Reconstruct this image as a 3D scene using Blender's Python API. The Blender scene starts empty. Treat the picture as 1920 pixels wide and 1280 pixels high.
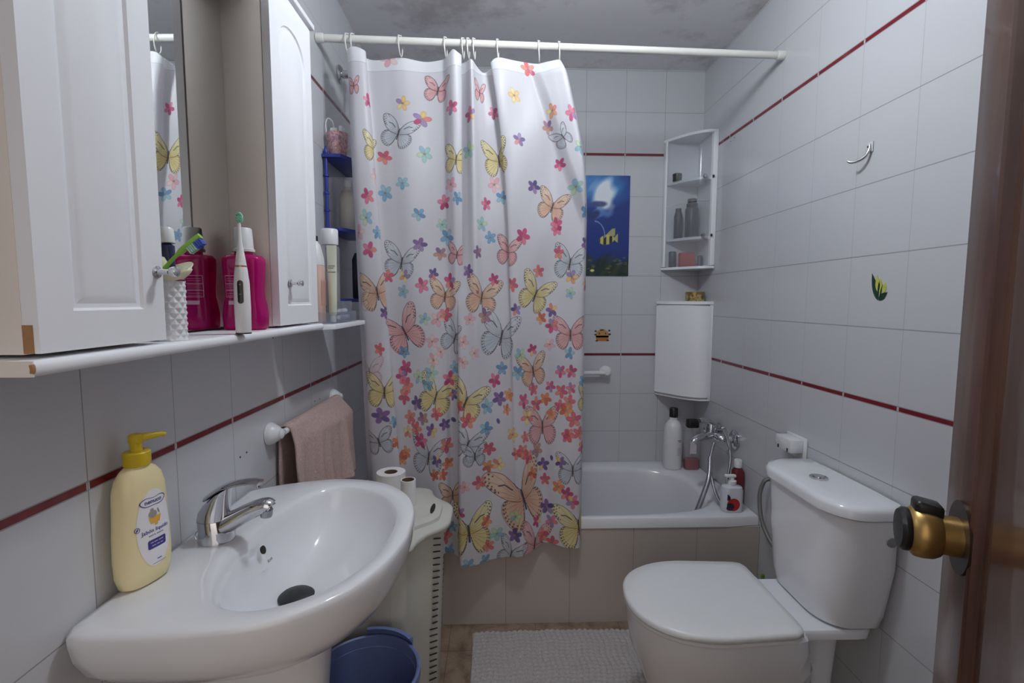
import bpy, bmesh, math, random
import numpy as np
from mathutils import Vector, Matrix

random.seed(7)
C = bpy.context.scene.collection
PI = math.pi
XR, XL, YB, ZC = 1.043, -0.612, 2.505, 2.422      # right wall, left wall, back wall, ceiling
EYE = 1.275

# ------------------------------------------------------------------ materials
def lin(c):
    return tuple(((v / 255) / 12.92 if v / 255 <= .04045 else ((v / 255 + .055) / 1.055) ** 2.4) for v in c)

class NG:
    """a thin wrapper that writes shader nodes as expressions"""
    def __init__(s, name):
        s.m = bpy.data.materials.new(name); s.m.use_nodes = True
        s.t = s.m.node_tree; s.b = s.t.nodes['Principled BSDF']
    def n(s, typ, **kw):
        nd = s.t.nodes.new(typ)
        for k, v in kw.items(): setattr(nd, k, v)
        return nd
    def put(s, sock, v):
        if isinstance(v, bpy.types.NodeSocket): s.t.links.new(v, sock)
        elif hasattr(v, '__len__') and len(v) == 3 and sock.type == 'RGBA': sock.default_value = (*v, 1)
        else: sock.default_value = v
    def ma(s, op, a, b=None, c=None):
        nd = s.n('ShaderNodeMath', operation=op)
        for i, v in enumerate((a, b, c)):
            if v is not None: s.put(nd.inputs[i], v)
        return nd.outputs[0]
    def mix(s, f, a, b):
        nd = s.n('ShaderNodeMix', data_type='RGBA')
        s.put(nd.inputs[0], f); s.put(nd.inputs[6], a); s.put(nd.inputs[7], b)
        return nd.outputs[2]
    def noise(s, scale, detail=2, rough=.5, vec=None, dist=0):
        nd = s.n('ShaderNodeTexNoise'); nd.inputs['Scale'].default_value = scale
        nd.inputs['Detail'].default_value = detail; nd.inputs['Roughness'].default_value = rough
        nd.inputs['Distortion'].default_value = dist
        s.t.links.new(vec if vec is not None else s.pos(), nd.inputs['Vector'])
        return nd.outputs[0]
    def pos(s):
        if not hasattr(s, '_p'): s._p = s.n('ShaderNodeTexCoord').outputs['Object']
        return s._p
    def wpos(s):
        if not hasattr(s, '_w'):
            s._w = s.n('ShaderNodeNewGeometry').outputs['Position']
            x = s.n('ShaderNodeSeparateXYZ'); s.t.links.new(s._w, x.inputs[0]); s._x = x.outputs
        return s._x
    def ramp(s, f, stops):
        nd = s.n('ShaderNodeValToRGB'); e = nd.color_ramp.elements
        while len(e) < len(stops): e.new(.5)
        for q, (p, c) in zip(e, stops): q.position = p; q.color = (*c, 1)
        s.put(nd.inputs[0], f); return nd.outputs[0]
    def bump(s, h, strength, dist=.002):
        nd = s.n('ShaderNodeBump'); nd.inputs['Strength'].default_value = strength
        nd.inputs['Distance'].default_value = dist; s.put(nd.inputs['Height'], h)
        s.t.links.new(nd.outputs[0], s.b.inputs['Normal'])
    def set(s, **kw):
        for k, v in kw.items(): s.put(s.b.inputs[k.replace('_', ' ')], v)
        return s

def M(name, col, rough=.4, metal=0, trans=0, var=.05, scale=40, bump=0, bscale=200, coat=0, ior=1.45, sss=0, alpha=1):
    """plain coloured surface with a faint procedural variation"""
    g = NG(name); c = lin(col)
    f = g.noise(scale, 3)
    g.set(Base_Color=g.mix(f, tuple(min(1, v * (1 - var)) for v in c), tuple(min(1, v * (1 + var)) for v in c)),
          Roughness=rough, Metallic=metal, Transmission_Weight=trans, Coat_Weight=coat, IOR=ior, Alpha=alpha)
    if sss:
        g.set(Subsurface_Weight=sss); g.b.inputs['Subsurface Scale'].default_value = .01
    if bump: g.bump(g.noise(bscale, 2), bump)
    return g.m

GROUT = lin((120, 117, 118))
def tile_wall(name, axis, offs, base, cut=None, grout=GROUT, per=.2, vf=1.0, hw=.0011):
    """glazed white tiles in rows of 20 cm with two thin red borders; axis 0 = x, 1 = y runs along the wall"""
    g = NG(name); x = g.wpos(); z = x[2]; a = x[axis]
    zz = g.ma('SUBTRACT', z, g.ma('MULTIPLY', g.ma('GREATER_THAN', z, .9966), .0132))
    zz = g.ma('SUBTRACT', zz, g.ma('MULTIPLY', g.ma('GREATER_THAN', z, 2.0098), .0132))
    def line(v, off, per, half):
        d = g.ma('PINGPONG', g.ma('SUBTRACT', v, off), per / 2)
        return g.ma('LESS_THAN', d, half)
    h = line(zz, .990 - 2.0, .2, hw)
    v = line(a, offs - 20 * per, per, .0010); v3 = line(a, offs - 20 * per, per, .0030)
    if cut:
        k = g.ma('GREATER_THAN', a, cut[0]); k2 = g.ma('SUBTRACT', 1.0, k)
        w = line(a, cut[1] - 20 * per, per, .0010); w3 = line(a, cut[1] - 20 * per, per, .0030)
        v = g.ma('ADD', g.ma('MULTIPLY', v, k2), g.ma('MULTIPLY', w, k))
        v3 = g.ma('ADD', g.ma('MULTIPLY', v3, k2), g.ma('MULTIPLY', w3, k))
    red = g.ma('MAXIMUM', g.ma('LESS_THAN', g.ma('ABSOLUTE', g.ma('SUBTRACT', z, .9966)), .0058),
               g.ma('LESS_THAN', g.ma('ABSOLUTE', g.ma('SUBTRACT', z, 2.0098)), .0058))
    red = g.ma('MULTIPLY', red, g.ma('SUBTRACT', 1.0, v3))
    gr = g.ma('MAXIMUM', h, g.ma('MULTIPLY', v, vf))
    c = g.mix(g.noise(2.3, 2), tuple(q * .97 for q in base), base)
    c = g.mix(g.ma('MULTIPLY', gr, .75), c, grout)
    c = g.mix(red, c, g.mix(g.noise(60, 3), lin((96, 22, 32)), lin((128, 36, 46))))
    g.set(Base_Color=c, Roughness=g.ma('ADD', .16, g.ma('MULTIPLY', gr, .4)), Specular_IOR_Level=.5)
    hh = g.ma('SUBTRACT', g.ma('MULTIPLY', g.noise(5, 1), .35), g.ma('MULTIPLY', gr, .5))
    g.bump(hh, .25, .0015)
    return g.m

# ------------------------------------------------------------------ mesh helpers (all in world metres)
def tri(bm, vs): 
    try: return bm.faces.new(vs)
    except ValueError: return None

def box(bm, lo, hi, bev=0, seg=2, mat=None):
    vs = [bm.verts.new((x, y, z)) for x in (lo[0], hi[0]) for y in (lo[1], hi[1]) for z in (lo[2], hi[2])]
    fs = [bm.faces.new([vs[i] for i in q]) for q in ((0, 1, 3, 2), (4, 6, 7, 5), (0, 4, 5, 1), (2, 3, 7, 6), (0, 2, 6, 4), (1, 5, 7, 3))]
    if bev:
        es = list({e for f in fs for e in f.edges})
        bmesh.ops.bevel(bm, geom=es, offset=bev, segments=seg, affect='EDGES', profile=.5)
    if mat is not None: bmesh.ops.transform(bm, matrix=mat, verts=bm.verts)
    return bm

def loft(bm, rings, cap0=True, cap1=True, closed=True):
    R = [[bm.verts.new(p) for p in r] for r in rings]; n = len(R[0])
    for a, b in zip(R, R[1:]):
        for i in range(n if closed else n - 1):
            j = (i + 1) % n
            tri(bm, (a[i], a[j], b[j], b[i]))
    if cap0: tri(bm, R[0][::-1])
    if cap1: tri(bm, R[-1])
    return R

def frame(d):
    d = Vector(d).normalized(); u = Vector((0, 0, 1)) if abs(d.z) < .9 else Vector((1, 0, 0))
    a = d.cross(u).normalized(); return a, a.cross(d).normalized(), d

def circ(c, r, n=24, d=(0, 0, 1), r2=None):
    a, b, _ = frame(d); c = Vector(c); r2 = r2 or r
    return [c + a * (r * math.cos(2 * PI * i / n)) + b * (r2 * math.sin(2 * PI * i / n)) for i in range(n)]

def lathe(bm, prof, c=(0, 0, 0), n=28, d=(0, 0, 1), cap0=True, cap1=True):
    """prof = [(radius, height along d)]"""
    c = Vector(c); dd = Vector(d).normalized()
    return loft(bm, [circ(c + dd * h, max(r, 1e-4), n, d) for r, h in prof], cap0, cap1)

def tube(bm, pts, r, n=10, closed=False):
    P = [Vector(p) for p in pts]; m = len(P); rings = []; pu = None
    rr = r if hasattr(r, '__len__') else [r] * m
    for i in range(m):
        t = (P[(i + 1) % m] - P[i - 1]) if closed else (P[min(i + 1, m - 1)] - P[max(i - 1, 0)])
        t.normalize()
        if pu is None: u = frame(t)[0]
        else:
            u = (pu - t * pu.dot(t)); u.normalize()
        w = t.cross(u); pu = u
        rings.append([P[i] + (u * math.cos(2 * PI * k / n) + w * math.sin(2 * PI * k / n)) * rr[i] for k in range(n)])
    if closed: rings.append(rings[0])
    loft(bm, rings, not closed, not closed)
    if closed: bmesh.ops.remove_doubles(bm, verts=bm.verts, dist=1e-6)
    return bm

def smooth_path(pts, k=8):
    P = [Vector(p) for p in pts]; out = []
    for i in range(len(P) - 1):
        a, b, c, d = P[max(i - 1, 0)], P[i], P[i + 1], P[min(i + 2, len(P) - 1)]
        for j in range(k):
            t = j / k
            out.append(.5 * ((2 * b) + (c - a) * t + (2 * a - 5 * b + 4 * c - d) * t * t + (3 * b - a - 3 * c + d) * t ** 3))
    out.append(P[-1]); return out

def prism(bm, poly, h0, h1, plane='xy', bev=0):
    """extruded polygon; plane xy -> along z, yz -> along x, xz -> along y"""
    f = {'xy': lambda a, b, h: (a, b, h), 'yz': lambda a, b, h: (h, a, b), 'xz': lambda a, b, h: (a, h, b)}[plane]
    A = [bm.verts.new(f(a, b, h0)) for a, b in poly]; B = [bm.verts.new(f(a, b, h1)) for a, b in poly]
    fs = [bm.faces.new(A), bm.faces.new(B[::-1])]
    for i in range(len(A)):
        j = (i + 1) % len(A); fs.append(bm.faces.new((A[i], B[i], B[j], A[j])))
    if bev:
        es = {e for q in fs[:2] for e in q.edges}
        bmesh.ops.bevel(bm, geom=list(es), offset=bev, segments=2, affect='EDGES', profile=.5)
    return bm

def resample(pts, n):
    P = np.array(pts, float); Q = np.vstack([P, P[:1]])
    L = np.r_[0, np.cumsum(np.linalg.norm(np.diff(Q, axis=0), axis=1))]
    t = np.linspace(0, L[-1], n, endpoint=False)
    return np.stack([np.interp(t, L, Q[:, i]) for i in range(Q.shape[1])], 1)

def smooth_closed(pts, n, k=10):
    P = np.array(pts, float); m = len(P); out = []
    for i in range(m):
        a, b, c, d = P[i - 1], P[i], P[(i + 1) % m], P[(i + 2) % m]
        for j in range(k):
            t = j / k
            out.append(.5 * ((2 * b) + (c - a) * t + (2 * a - 5 * b + 4 * c - d) * t * t + (3 * b - a - 3 * c + d) * t ** 3))
    return resample(out, n)

def ray_ring(poly, c, n):
    """points where n evenly turned rays from c cross the outline"""
    P = np.array(poly, float); Q = np.roll(P, -1, 0); out = []
    for k in range(n):
        a = 2 * PI * k / n; d = np.array((math.cos(a), math.sin(a)))
        e = Q - P; w = P - np.array(c)
        den = d[0] * e[:, 1] - d[1] * e[:, 0]; den[np.abs(den) < 1e-12] = 1e-12
        t = (w[:, 0] * e[:, 1] - w[:, 1] * e[:, 0]) / den
        u = (w[:, 0] * d[1] - w[:, 1] * d[0]) / den
        ok = (t > 0) & (u >= -1e-9) & (u <= 1 + 1e-9)
        out.append(np.array(c) + d * (t[ok].max() if ok.any() else .01))
    return np.array(out)

def rrect(cx, cy, hx, hy, r, n=48):
    pts = []
    for sx, sy, a0 in ((1, 1, 0), (-1, 1, 90), (-1, -1, 180), (1, -1, 270)):
        for k in range(9):
            a = math.radians(a0 + 90 * k / 8)
            pts.append((cx + sx * (hx - r) + r * math.cos(a), cy + sy * (hy - r) + r * math.sin(a)))
    return resample(pts, n)

def z3(r, z): return [(p[0], p[1], z) for p in r]

def obj(name, bm, mat, parent=None, base=None, auto=40, fix=True):
    """links a bmesh (in world metres) as ONE mesh object; its origin is its base, or its parent's"""
    if fix: bmesh.ops.recalc_face_normals(bm, faces=bm.faces)
    if base is None:
        if parent is not None: base = WORLD[parent.name]
        else:
            co = [v.co for v in bm.verts]
            lo = [min(c[i] for c in co) for i in range(3)]; hi = [max(c[i] for c in co) for i in range(3)]
            base = ((lo[0] + hi[0]) / 2, (lo[1] + hi[1]) / 2, lo[2])
    base = Vector(base)
    for v in bm.verts: v.co -= base
    me = bpy.data.meshes.new(name); bm.to_mesh(me); bm.free()
    me.shade_smooth(); me.set_sharp_from_angle(angle=math.radians(auto))
    for m in (mat if isinstance(mat, (list, tuple)) else [mat]): me.materials.append(m)
    o = bpy.data.objects.new(name, me); C.objects.link(o)
    if parent is not None:
        o.parent = parent; o.location = base - WORLD[parent.name]
    else: o.location = base
    WORLD[o.name] = base
    return o
WORLD = {}

def tag(o, label, cat, group=None):
    o['label'] = label; o['category'] = cat
    if group: o['group'] = group
    return o

def thing(name, loc, label, cat, group=None):
    o = bpy.data.objects.new(name, None); o.empty_display_size = .05; C.objects.link(o)
    o.location = loc; WORLD[o.name] = Vector(loc)
    return tag(o, label, cat, group)

def struct(name, bm, mat, auto=40):
    o = obj(name, bm, mat, base=(0, 0, 0), auto=auto); o['kind'] = 'structure'; return o

def BM(): return bmesh.new()

def text_bm(s, size, fn, bold=0):
    """flat lettering laid onto a surface: fn maps the letter plane (x, y) to a world point"""
    cu = bpy.data.curves.new('lettering', 'FONT'); cu.body = s; cu.size = size; cu.align_x = 'CENTER'; cu.align_y = 'CENTER'
    cu.offset = bold; cu.resolution_u = 3
    o = bpy.data.objects.new('lettering', cu); C.objects.link(o)
    bpy.context.view_layer.update()
    me = bpy.data.meshes.new_from_object(o.evaluated_get(bpy.context.evaluated_depsgraph_get()))
    bpy.data.objects.remove(o); bpy.data.curves.remove(cu)
    bm = BM(); bm.from_mesh(me); bpy.data.meshes.remove(me)
    for v in bm.verts: v.co = Vector(fn(v.co.x, v.co.y))
    return bm
def join(bm, other):
    me = bpy.data.meshes.new('t'); other.to_mesh(me); other.free(); bm.from_mesh(me); bpy.data.meshes.remove(me); return bm
def patch(bm, outline, fn, n=10):
    """a thin printed patch: outline polygon (around its centre) mapped through fn as concentric rings"""
    c = np.mean(outline, 0)
    rings = [[fn(*(c + (np.array(p) - c) * k / n)) for p in outline] for k in range(n, 0, -1)]
    R = loft(bm, rings, False, False)
    ctr = bm.verts.new(fn(*c)); L = R[-1]
    for i in range(len(L)): tri(bm, (L[i], L[(i + 1) % len(L)], ctr))
    return bm
def ell(cx, cy, a, b, n=28, rot=0):
    return [(cx + a * math.cos(t) * math.cos(rot) - b * math.sin(t) * math.sin(rot), cy + a * math.cos(t) * math.sin(rot) + b * math.sin(t) * math.cos(rot))
            for t in (2 * PI * k / n for k in range(n))]
# printed motifs: place on the flat cloth (along the hem, down from the heading), metres
FLOWERS = [
    ('K', 0.284, 0.002), ('P', 0.167, 0.162), ('O', 0.313, 0.149), ('P', 0.365, 0.199), ('P', 0.462, 0.174), ('P', 0.581, 0.188), ('P', 0.699, 0.171),
    ('O', 0.814, 0.122), ('O', 0.937, 0.173), ('P', 1.008, 0.19), ('N', 0.914, 0.219), ('V', 0.806, 0.271), ('G', 0.369, 0.318), ('G', 0.571, 0.308),
    ('R', 0.249, 0.331), ('G', 1.02, 0.304), ('P', 0.944, 0.347), ('K', 0.178, 0.41), ('B', 0.301, 0.422), ('K', 0.456, 0.431), ('K', 0.684, 0.417),
    ('V', 0.842, 0.428), ('G', 0.991, 0.434), ('P', 0.134, 0.479), ('P', 0.429, 0.487), ('B', 0.482, 0.478), ('B', 0.708, 0.464), ('P', 0.648, 0.489),
    ('B', 0.244, 0.454), ('B', 0.346, 0.529), ('G', 0.626, 0.562), ('G', 0.121, 0.551), ('B', 1.028, 0.516), ('P', 0.919, 0.56), ('G', 0.42, 0.564),
    ('R', 0.885, 0.023), ('K', 0.086, 0.6), ('B', 0.161, 0.601), ('P', 0.125, 0.659), ('V', 0.346, 0.635), ('B', 0.439, 0.608), ('N', 0.413, 0.666),
    ('N', 0.604, 0.662), ('B', 0.661, 0.607), ('P', 0.794, 0.604), ('P', 0.919, 0.577), ('R', 0.928, 0.658), ('V', 1.033, 0.626), ('R', 0.233, 0.747),
    ('O', 0.289, 0.746), ('P', 0.35, 0.78), ('V', 0.389, 0.739), ('P', 0.448, 0.764), ('V', 0.563, 0.728), ('P', 0.669, 0.757), ('R', 0.751, 0.776),
    ('R', 0.853, 0.727), ('O', 0.978, 0.747), ('P', 1.04, 0.774), ('G', 0.281, 0.802), ('G', 0.973, 0.806), ('V', 0.163, 0.878), ('G', 0.354, 0.9),
    ('R', 0.431, 0.884), ('K', 0.401, 0.901), ('K', 0.568, 0.902), ('N', 0.63, 0.889), ('V', 0.761, 0.866), ('V', 0.904, 0.868), ('X', 0.864, 0.898),
    ('K', 0.38, 0.982), ('K', 0.411, 1.02), ('K', 0.544, 0.983), ('K', 0.583, 1.023), ('P', 0.906, 0.926), ('K', 0.897, 0.995), ('B', 0.973, 1.026),
    ('R', 0.134, 1.006), ('B', 0.27, 1.02), ('K', 0.383, 1.05), ('K', 0.542, 1.056), ('G', 0.773, 1.03), ('P', 0.826, 1.015), ('P', 0.273, 1.079),
    ('P', 0.254, 1.11), ('B', 0.465, 1.079), ('B', 0.69, 1.083), ('P', 0.661, 1.127), ('B', 0.761, 1.097), ('P', 0.94, 1.094), ('P', 0.981, 1.094),
    ('B', 1.031, 1.129), ('G', 0.323, 1.111), ('G', 0.373, 1.096), ('P', 0.445, 1.12), ('R', 0.273, 1.143), ('B', 0.358, 1.138), ('V', 0.459, 1.182),
    ('V', 0.676, 1.195), ('X', 0.717, 1.181), ('P', 0.902, 1.154), ('R', 0.944, 1.17), ('P', 0.981, 1.157), ('R', 0.829, 1.163), ('P', 0.783, 1.204),
    ('X', 0.883, 1.203), ('R', 0.842, 1.22), ('R', 0.94, 1.224), ('R', 0.975, 1.208), ('X', 0.705, 1.236), ('R', 0.522, 1.219), ('R', 0.257, 1.186),
    ('V', 0.31, 1.209), ('B', 0.63, 1.224), ('X', 0.906, 1.259), ('X', 0.964, 1.241), ('R', 0.994, 1.276), ('R', 0.278, 1.262), ('N', 0.334, 1.264),
    ('B', 0.166, 1.271), ('R', 0.392, 1.246), ('V', 0.125, 1.245), ('R', 0.558, 1.271), ('L', 0.458, 1.277), ('L', 0.669, 1.28), ('O', 0.798, 1.266),
    ('R', 0.301, 1.303), ('O', 0.262, 1.318), ('B', 0.623, 1.305), ('V', 0.424, 1.289), ('V', 0.369, 1.309), ('O', 0.729, 1.329), ('R', 0.97, 1.338),
    ('R', 1.014, 1.327), ('R', 0.787, 1.34), ('X', 0.171, 1.348), ('P', 0.32, 1.349), ('R', 0.429, 1.371), ('R', 0.633, 1.383), ('N', 0.845, 1.397),
    ('R', 0.745, 1.4), ('R', 1.031, 1.382), ('X', 0.247, 1.395), ('R', 0.798, 1.415), ('X', 0.226, 1.42), ('X', 0.434, 1.441), ('X', 0.628, 1.451),
    ('O', 0.666, 1.446), ('V', 0.874, 1.457), ('L', 0.909, 1.427), ('V', 0.944, 1.44), ('P', 1.031, 1.382), ('R', 0.975, 1.334), ('R', 0.773, 1.393),
    ('X', 0.822, 1.487), ('R', 0.883, 1.515), ('P', 0.97, 1.563), ('R', 0.594, 1.508), ('K', 0.546, 1.516), ('X', 0.376, 1.479), ('X', 0.413, 1.48),
    ('V', 0.386, 1.424), ('B', 0.452, 1.694), ('R', 0.424, 1.72), ('B', 0.435, 1.788), ('G', 0.653, 1.715), ('R', 0.623, 1.757), ('B', 0.611, 1.813),
    ('B', 0.556, 1.817), ('X', 0.618, 1.662), ('G', 0.733, 1.646), ('P', 0.842, 1.678), ('V', 0.892, 1.623), ('P', 0.911, 1.675), ('V', 0.728, 1.72),
    ('R', 0.874, 1.736), ('R', 0.916, 1.76), ('P', 0.994, 1.593), ('P', 0.528, 1.615), ('X', 0.937, 1.536),
]
BUTTERFLIES = [   # colour, place, wing span, tilt
    ('pink', 0.411, 0.104, 0.093, 12), ('pink', 0.643, 0.107, 0.082, 8), ('pink', 0.104, 0.119, 0.067, 0), ('grey', 0.295, 0.252, 0.123, 18),
    ('yellow', 0.18, 0.32, 0.112, 8), ('yellow', 0.478, 0.35, 0.112, 8), ('yellow', 0.705, 0.333, 0.141, -5), ('grey', 0.964, 0.264, 0.082, -30),
    ('orange', 0.904, 0.497, 0.126, 20), ('grey', 0.281, 0.7, 0.141, 12), ('grey', 0.97, 0.7, 0.141, 10), ('pink', 0.478, 0.672, 0.089, 8),
    ('pink', 0.732, 0.661, 0.119, 12), ('orange', 0.143, 0.809, 0.156, -5), ('orange', 0.428, 0.82, 0.126, 8), ('orange', 0.618, 0.823, 0.156, 12),
    ('yellow', 0.839, 0.814, 0.156, 24), ('pink', 0.278, 0.951, 0.186, -25), ('pale', 0.078, 0.837, 0.089, 0), ('grey', 0.467, 0.971, 0.134, 20),
    ('grey', 0.69, 0.968, 0.193, 14), ('pink', 0.975, 0.958, 0.141, 0), ('rose', 0.095, 1.092, 0.126, 0), ('yellow', 0.141, 1.16, 0.141, 5),
    ('yellow', 0.389, 1.186, 0.164, 18), ('yellow', 0.549, 1.205, 0.171, 22), ('orange', 0.829, 1.095, 0.141, -8), ('yellow', 1.053, 1.205, 0.112, 10),
    ('pink', 0.871, 1.31, 0.171, 0), ('grey', 0.112, 1.344, 0.112, -10), ('grey', 0.555, 1.362, 0.156, 20), ('pink', 0.6, 0.804, 0.015, 0),
    ('grey', 0.35, 1.414, 0.174, 12), ('grey', 0.58, 1.404, 0.1, 0), ('orange', 0.771, 1.578, 0.29, -18), ('orange', 0.452, 1.569, 0.124, 0),
    ('yellow', 0.558, 1.696, 0.216, -4), ('yellow', 1.02, 1.695, 0.207, -8), ('grey', 0.991, 1.47, 0.141, 0), ('pink', 0.829, 1.766, 0.183, 10),
    ('grey', 0.71, 1.8, 0.141, 20),
]
# ------------------------------------------------------------------ the shower curtain's drape
# columns of the hung cloth: x at the top, bulge towards the room at the top, x at the bottom, bulge at the bottom
DRAPE = np.array([
 (-.521, -.034, -.474, -.026), (-.508, -.024, -.452, -.014), (-.492, -.016, -.434, -.008), (-.503, .022, -.448, .016), (-.484, .044, -.421, .032),
 (-.454, .042, -.352, .034), (-.441, .024, -.334, .018), (-.458, -.010, -.346, -.002), (-.444, -.028, -.326, -.010), (-.390, -.024, -.298, -.008), (-.325, -.010, -.265, .002),
 (-.242, -.022, -.220, .014), (-.187, -.012, -.190, .002), (-.168, .018, -.172, -.022), (-.145, .042, -.152, -.018),
 (-.120, .030, -.126, -.018), (-.138, -.008, -.142, .018), (-.128, -.030, -.132, .040), (-.108, -.010, -.098, .032),
 (-.088, .022, -.063, .022), (-.071, -.004, -.023, .004), (-.049, -.022, .028, .000), (-.010, -.020, .062, .010),
 (-.022, .016, .086, .018), (-.002, .026, .108, .014), (.052, .012, .149, -.010), (.099, .000, .183, -.022), (.141, -.012, .220, .000),
 (.182, .012, .271, .016), (.216, .026, .311, .016), (.232, -.008, .327, -.010)])
HEM = np.array([(-.47, .315), (-.25, .325), (-.19, .320), (-.15, .296), (-.11, .286), (-.02, .292), (.06, .300), (.13, .318), (.175, .338), (.21, .345), (.26, .334), (.33, .332)])
def catmull(tab, t):
    i = np.clip(np.floor(t).astype(int), 0, len(tab) - 2); f = (t - i)[..., None]
    a, b, c, d = tab[np.clip(i - 1, 0, None)], tab[i], tab[i + 1], tab[np.clip(i + 2, None, len(tab) - 1)]
    return .5 * (2 * b + (c - a) * f + (2 * a - 5 * b + 4 * c - d) * f ** 2 + (3 * b - a - 3 * c + d) * f ** 3)
def sstep(a, b, x):
    t = np.clip((x - a) / (b - a), 0, 1); return t * t * (3 - 2 * t)
def drape(ns=520, nv=420):
    """positions (nv, ns, 3) of the cloth and its flat coordinates u (along the hem) and w (down from the heading), in metres"""
    t = np.linspace(0, len(DRAPE) - 1, ns); c = catmull(DRAPE, t)
    v = np.linspace(0, 1, nv)[:, None]
    xt, dt, xb, db = (c[None, :, k] for k in range(4))
    side = sstep(-.15, .15, xt)
    k = (1 - side) * v + side * (1 - (1 - np.clip(v / .34, 0, 1)) ** 2)
    x = xt + (xb - xt) * k
    kd = sstep(.05, .8, v)
    d = dt + (db - dt) * kd
    # the slanting fold at the upper right
    ln = .115 + .62 * v
    d = d + .034 * sstep(-.012, .026, x - ln) * (1 - sstep(.22, .38, v)) * sstep(-.01, .03, v)
    # soft creases across the cloth
    d = d + .004 * np.sin(9 * v * 3.1 + 11 * x) * np.sin(17 * x + 2) + .0025 * np.sin(31 * x + 23 * v)
    top = 2.108 - .030 * np.exp(-((xt + .045) / .030) ** 2) - .004 * np.sin((xt + .33) * 20) ** 2 + .010 * np.exp(-((xt + .147) / .014) ** 2) + .006 * np.exp(-((xt + .475) / .03) ** 2)
    hem = np.interp(xb, HEM[:, 0], HEM[:, 1])
    z = top + (hem - top) * v
    y = 1.744 + (x + .612) * .043 - d + .012 * sstep(.1, 1, v)
    P = np.stack([x + 0 * y, y, z], -1)
    m = P[nv // 2]; u = np.r_[0, np.cumsum(np.linalg.norm(np.diff(m, axis=0), axis=1))]
    w = (2.108 - z)
    return P, np.broadcast_to(u, (nv, ns)), w
# ------------------------------------------------------------------ the cloth's print, painted motif by motif on a flat sheet
PXM = 1000
PAL = {'P': ((205, 62, 112), (226, 110, 140), (178, 48, 96)), 'R': ((222, 92, 96), (232, 128, 110), (200, 72, 100)),
       'O': ((238, 190, 120), (232, 150, 110), (244, 214, 140)), 'X': ((226, 118, 70), (236, 146, 92), (206, 86, 62)),
       'K': ((238, 166, 176), (244, 196, 186), (232, 148, 160)), 'B': ((112, 164, 200), (142, 190, 206), (90, 138, 186)),
       'G': ((136, 196, 180), (120, 176, 200), (178, 210, 160)), 'V': ((92, 66, 130), (122, 82, 146), (70, 58, 116)),
       'N': ((158, 112, 132), (184, 132, 118), (120, 88, 128)), 'L': ((74, 62, 118),) * 3}
WING = {'pink': ((240, 178, 172), (228, 140, 140)), 'grey': ((214, 220, 226), (176, 190, 200)), 'yellow': ((244, 232, 164), (226, 200, 96)),
        'orange': ((244, 208, 166), (226, 156, 112)), 'pale': ((244, 238, 214), (238, 226, 190)), 'rose': ((240, 206, 206), (232, 190, 192))}
FORE = [(.015, .06), (.07, .24), (.20, .40), (.36, .49), (.455, .47), (.465, .38), (.41, .24), (.30, .09), (.14, .01), (.02, -.01)]
HIND = [(.015, .02), (.14, .02), (.30, .05), (.375, -.04), (.385, -.16), (.34, -.28), (.25, -.37), (.15, -.38), (.07, -.26), (.03, -.1)]
def inside(poly, X, Y):
    r = np.zeros(X.shape, bool); n = len(poly)
    for i in range(n):
        (x0, y0), (x1, y1) = poly[i], poly[(i + 1) % n]
        if y0 == y1: continue
        k = ((y0 > Y) != (y1 > Y)) & (X < (x1 - x0) * (Y - y0) / (y1 - y0) + x0); r ^= k
    return r
def dist(poly, X, Y, closed=True):
    d = np.full(X.shape, 9.0); n = len(poly)
    for i in range(n if closed else n - 1):
        ax, ay = poly[i]; bx, by = poly[(i + 1) % n]; vx, vy = bx - ax, by - ay
        t = np.clip(((X - ax) * vx + (Y - ay) * vy) / (vx * vx + vy * vy + 1e-12), 0, 1)
        d = np.minimum(d, np.hypot(X - ax - t * vx, Y - ay - t * vy))
    return d
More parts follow.
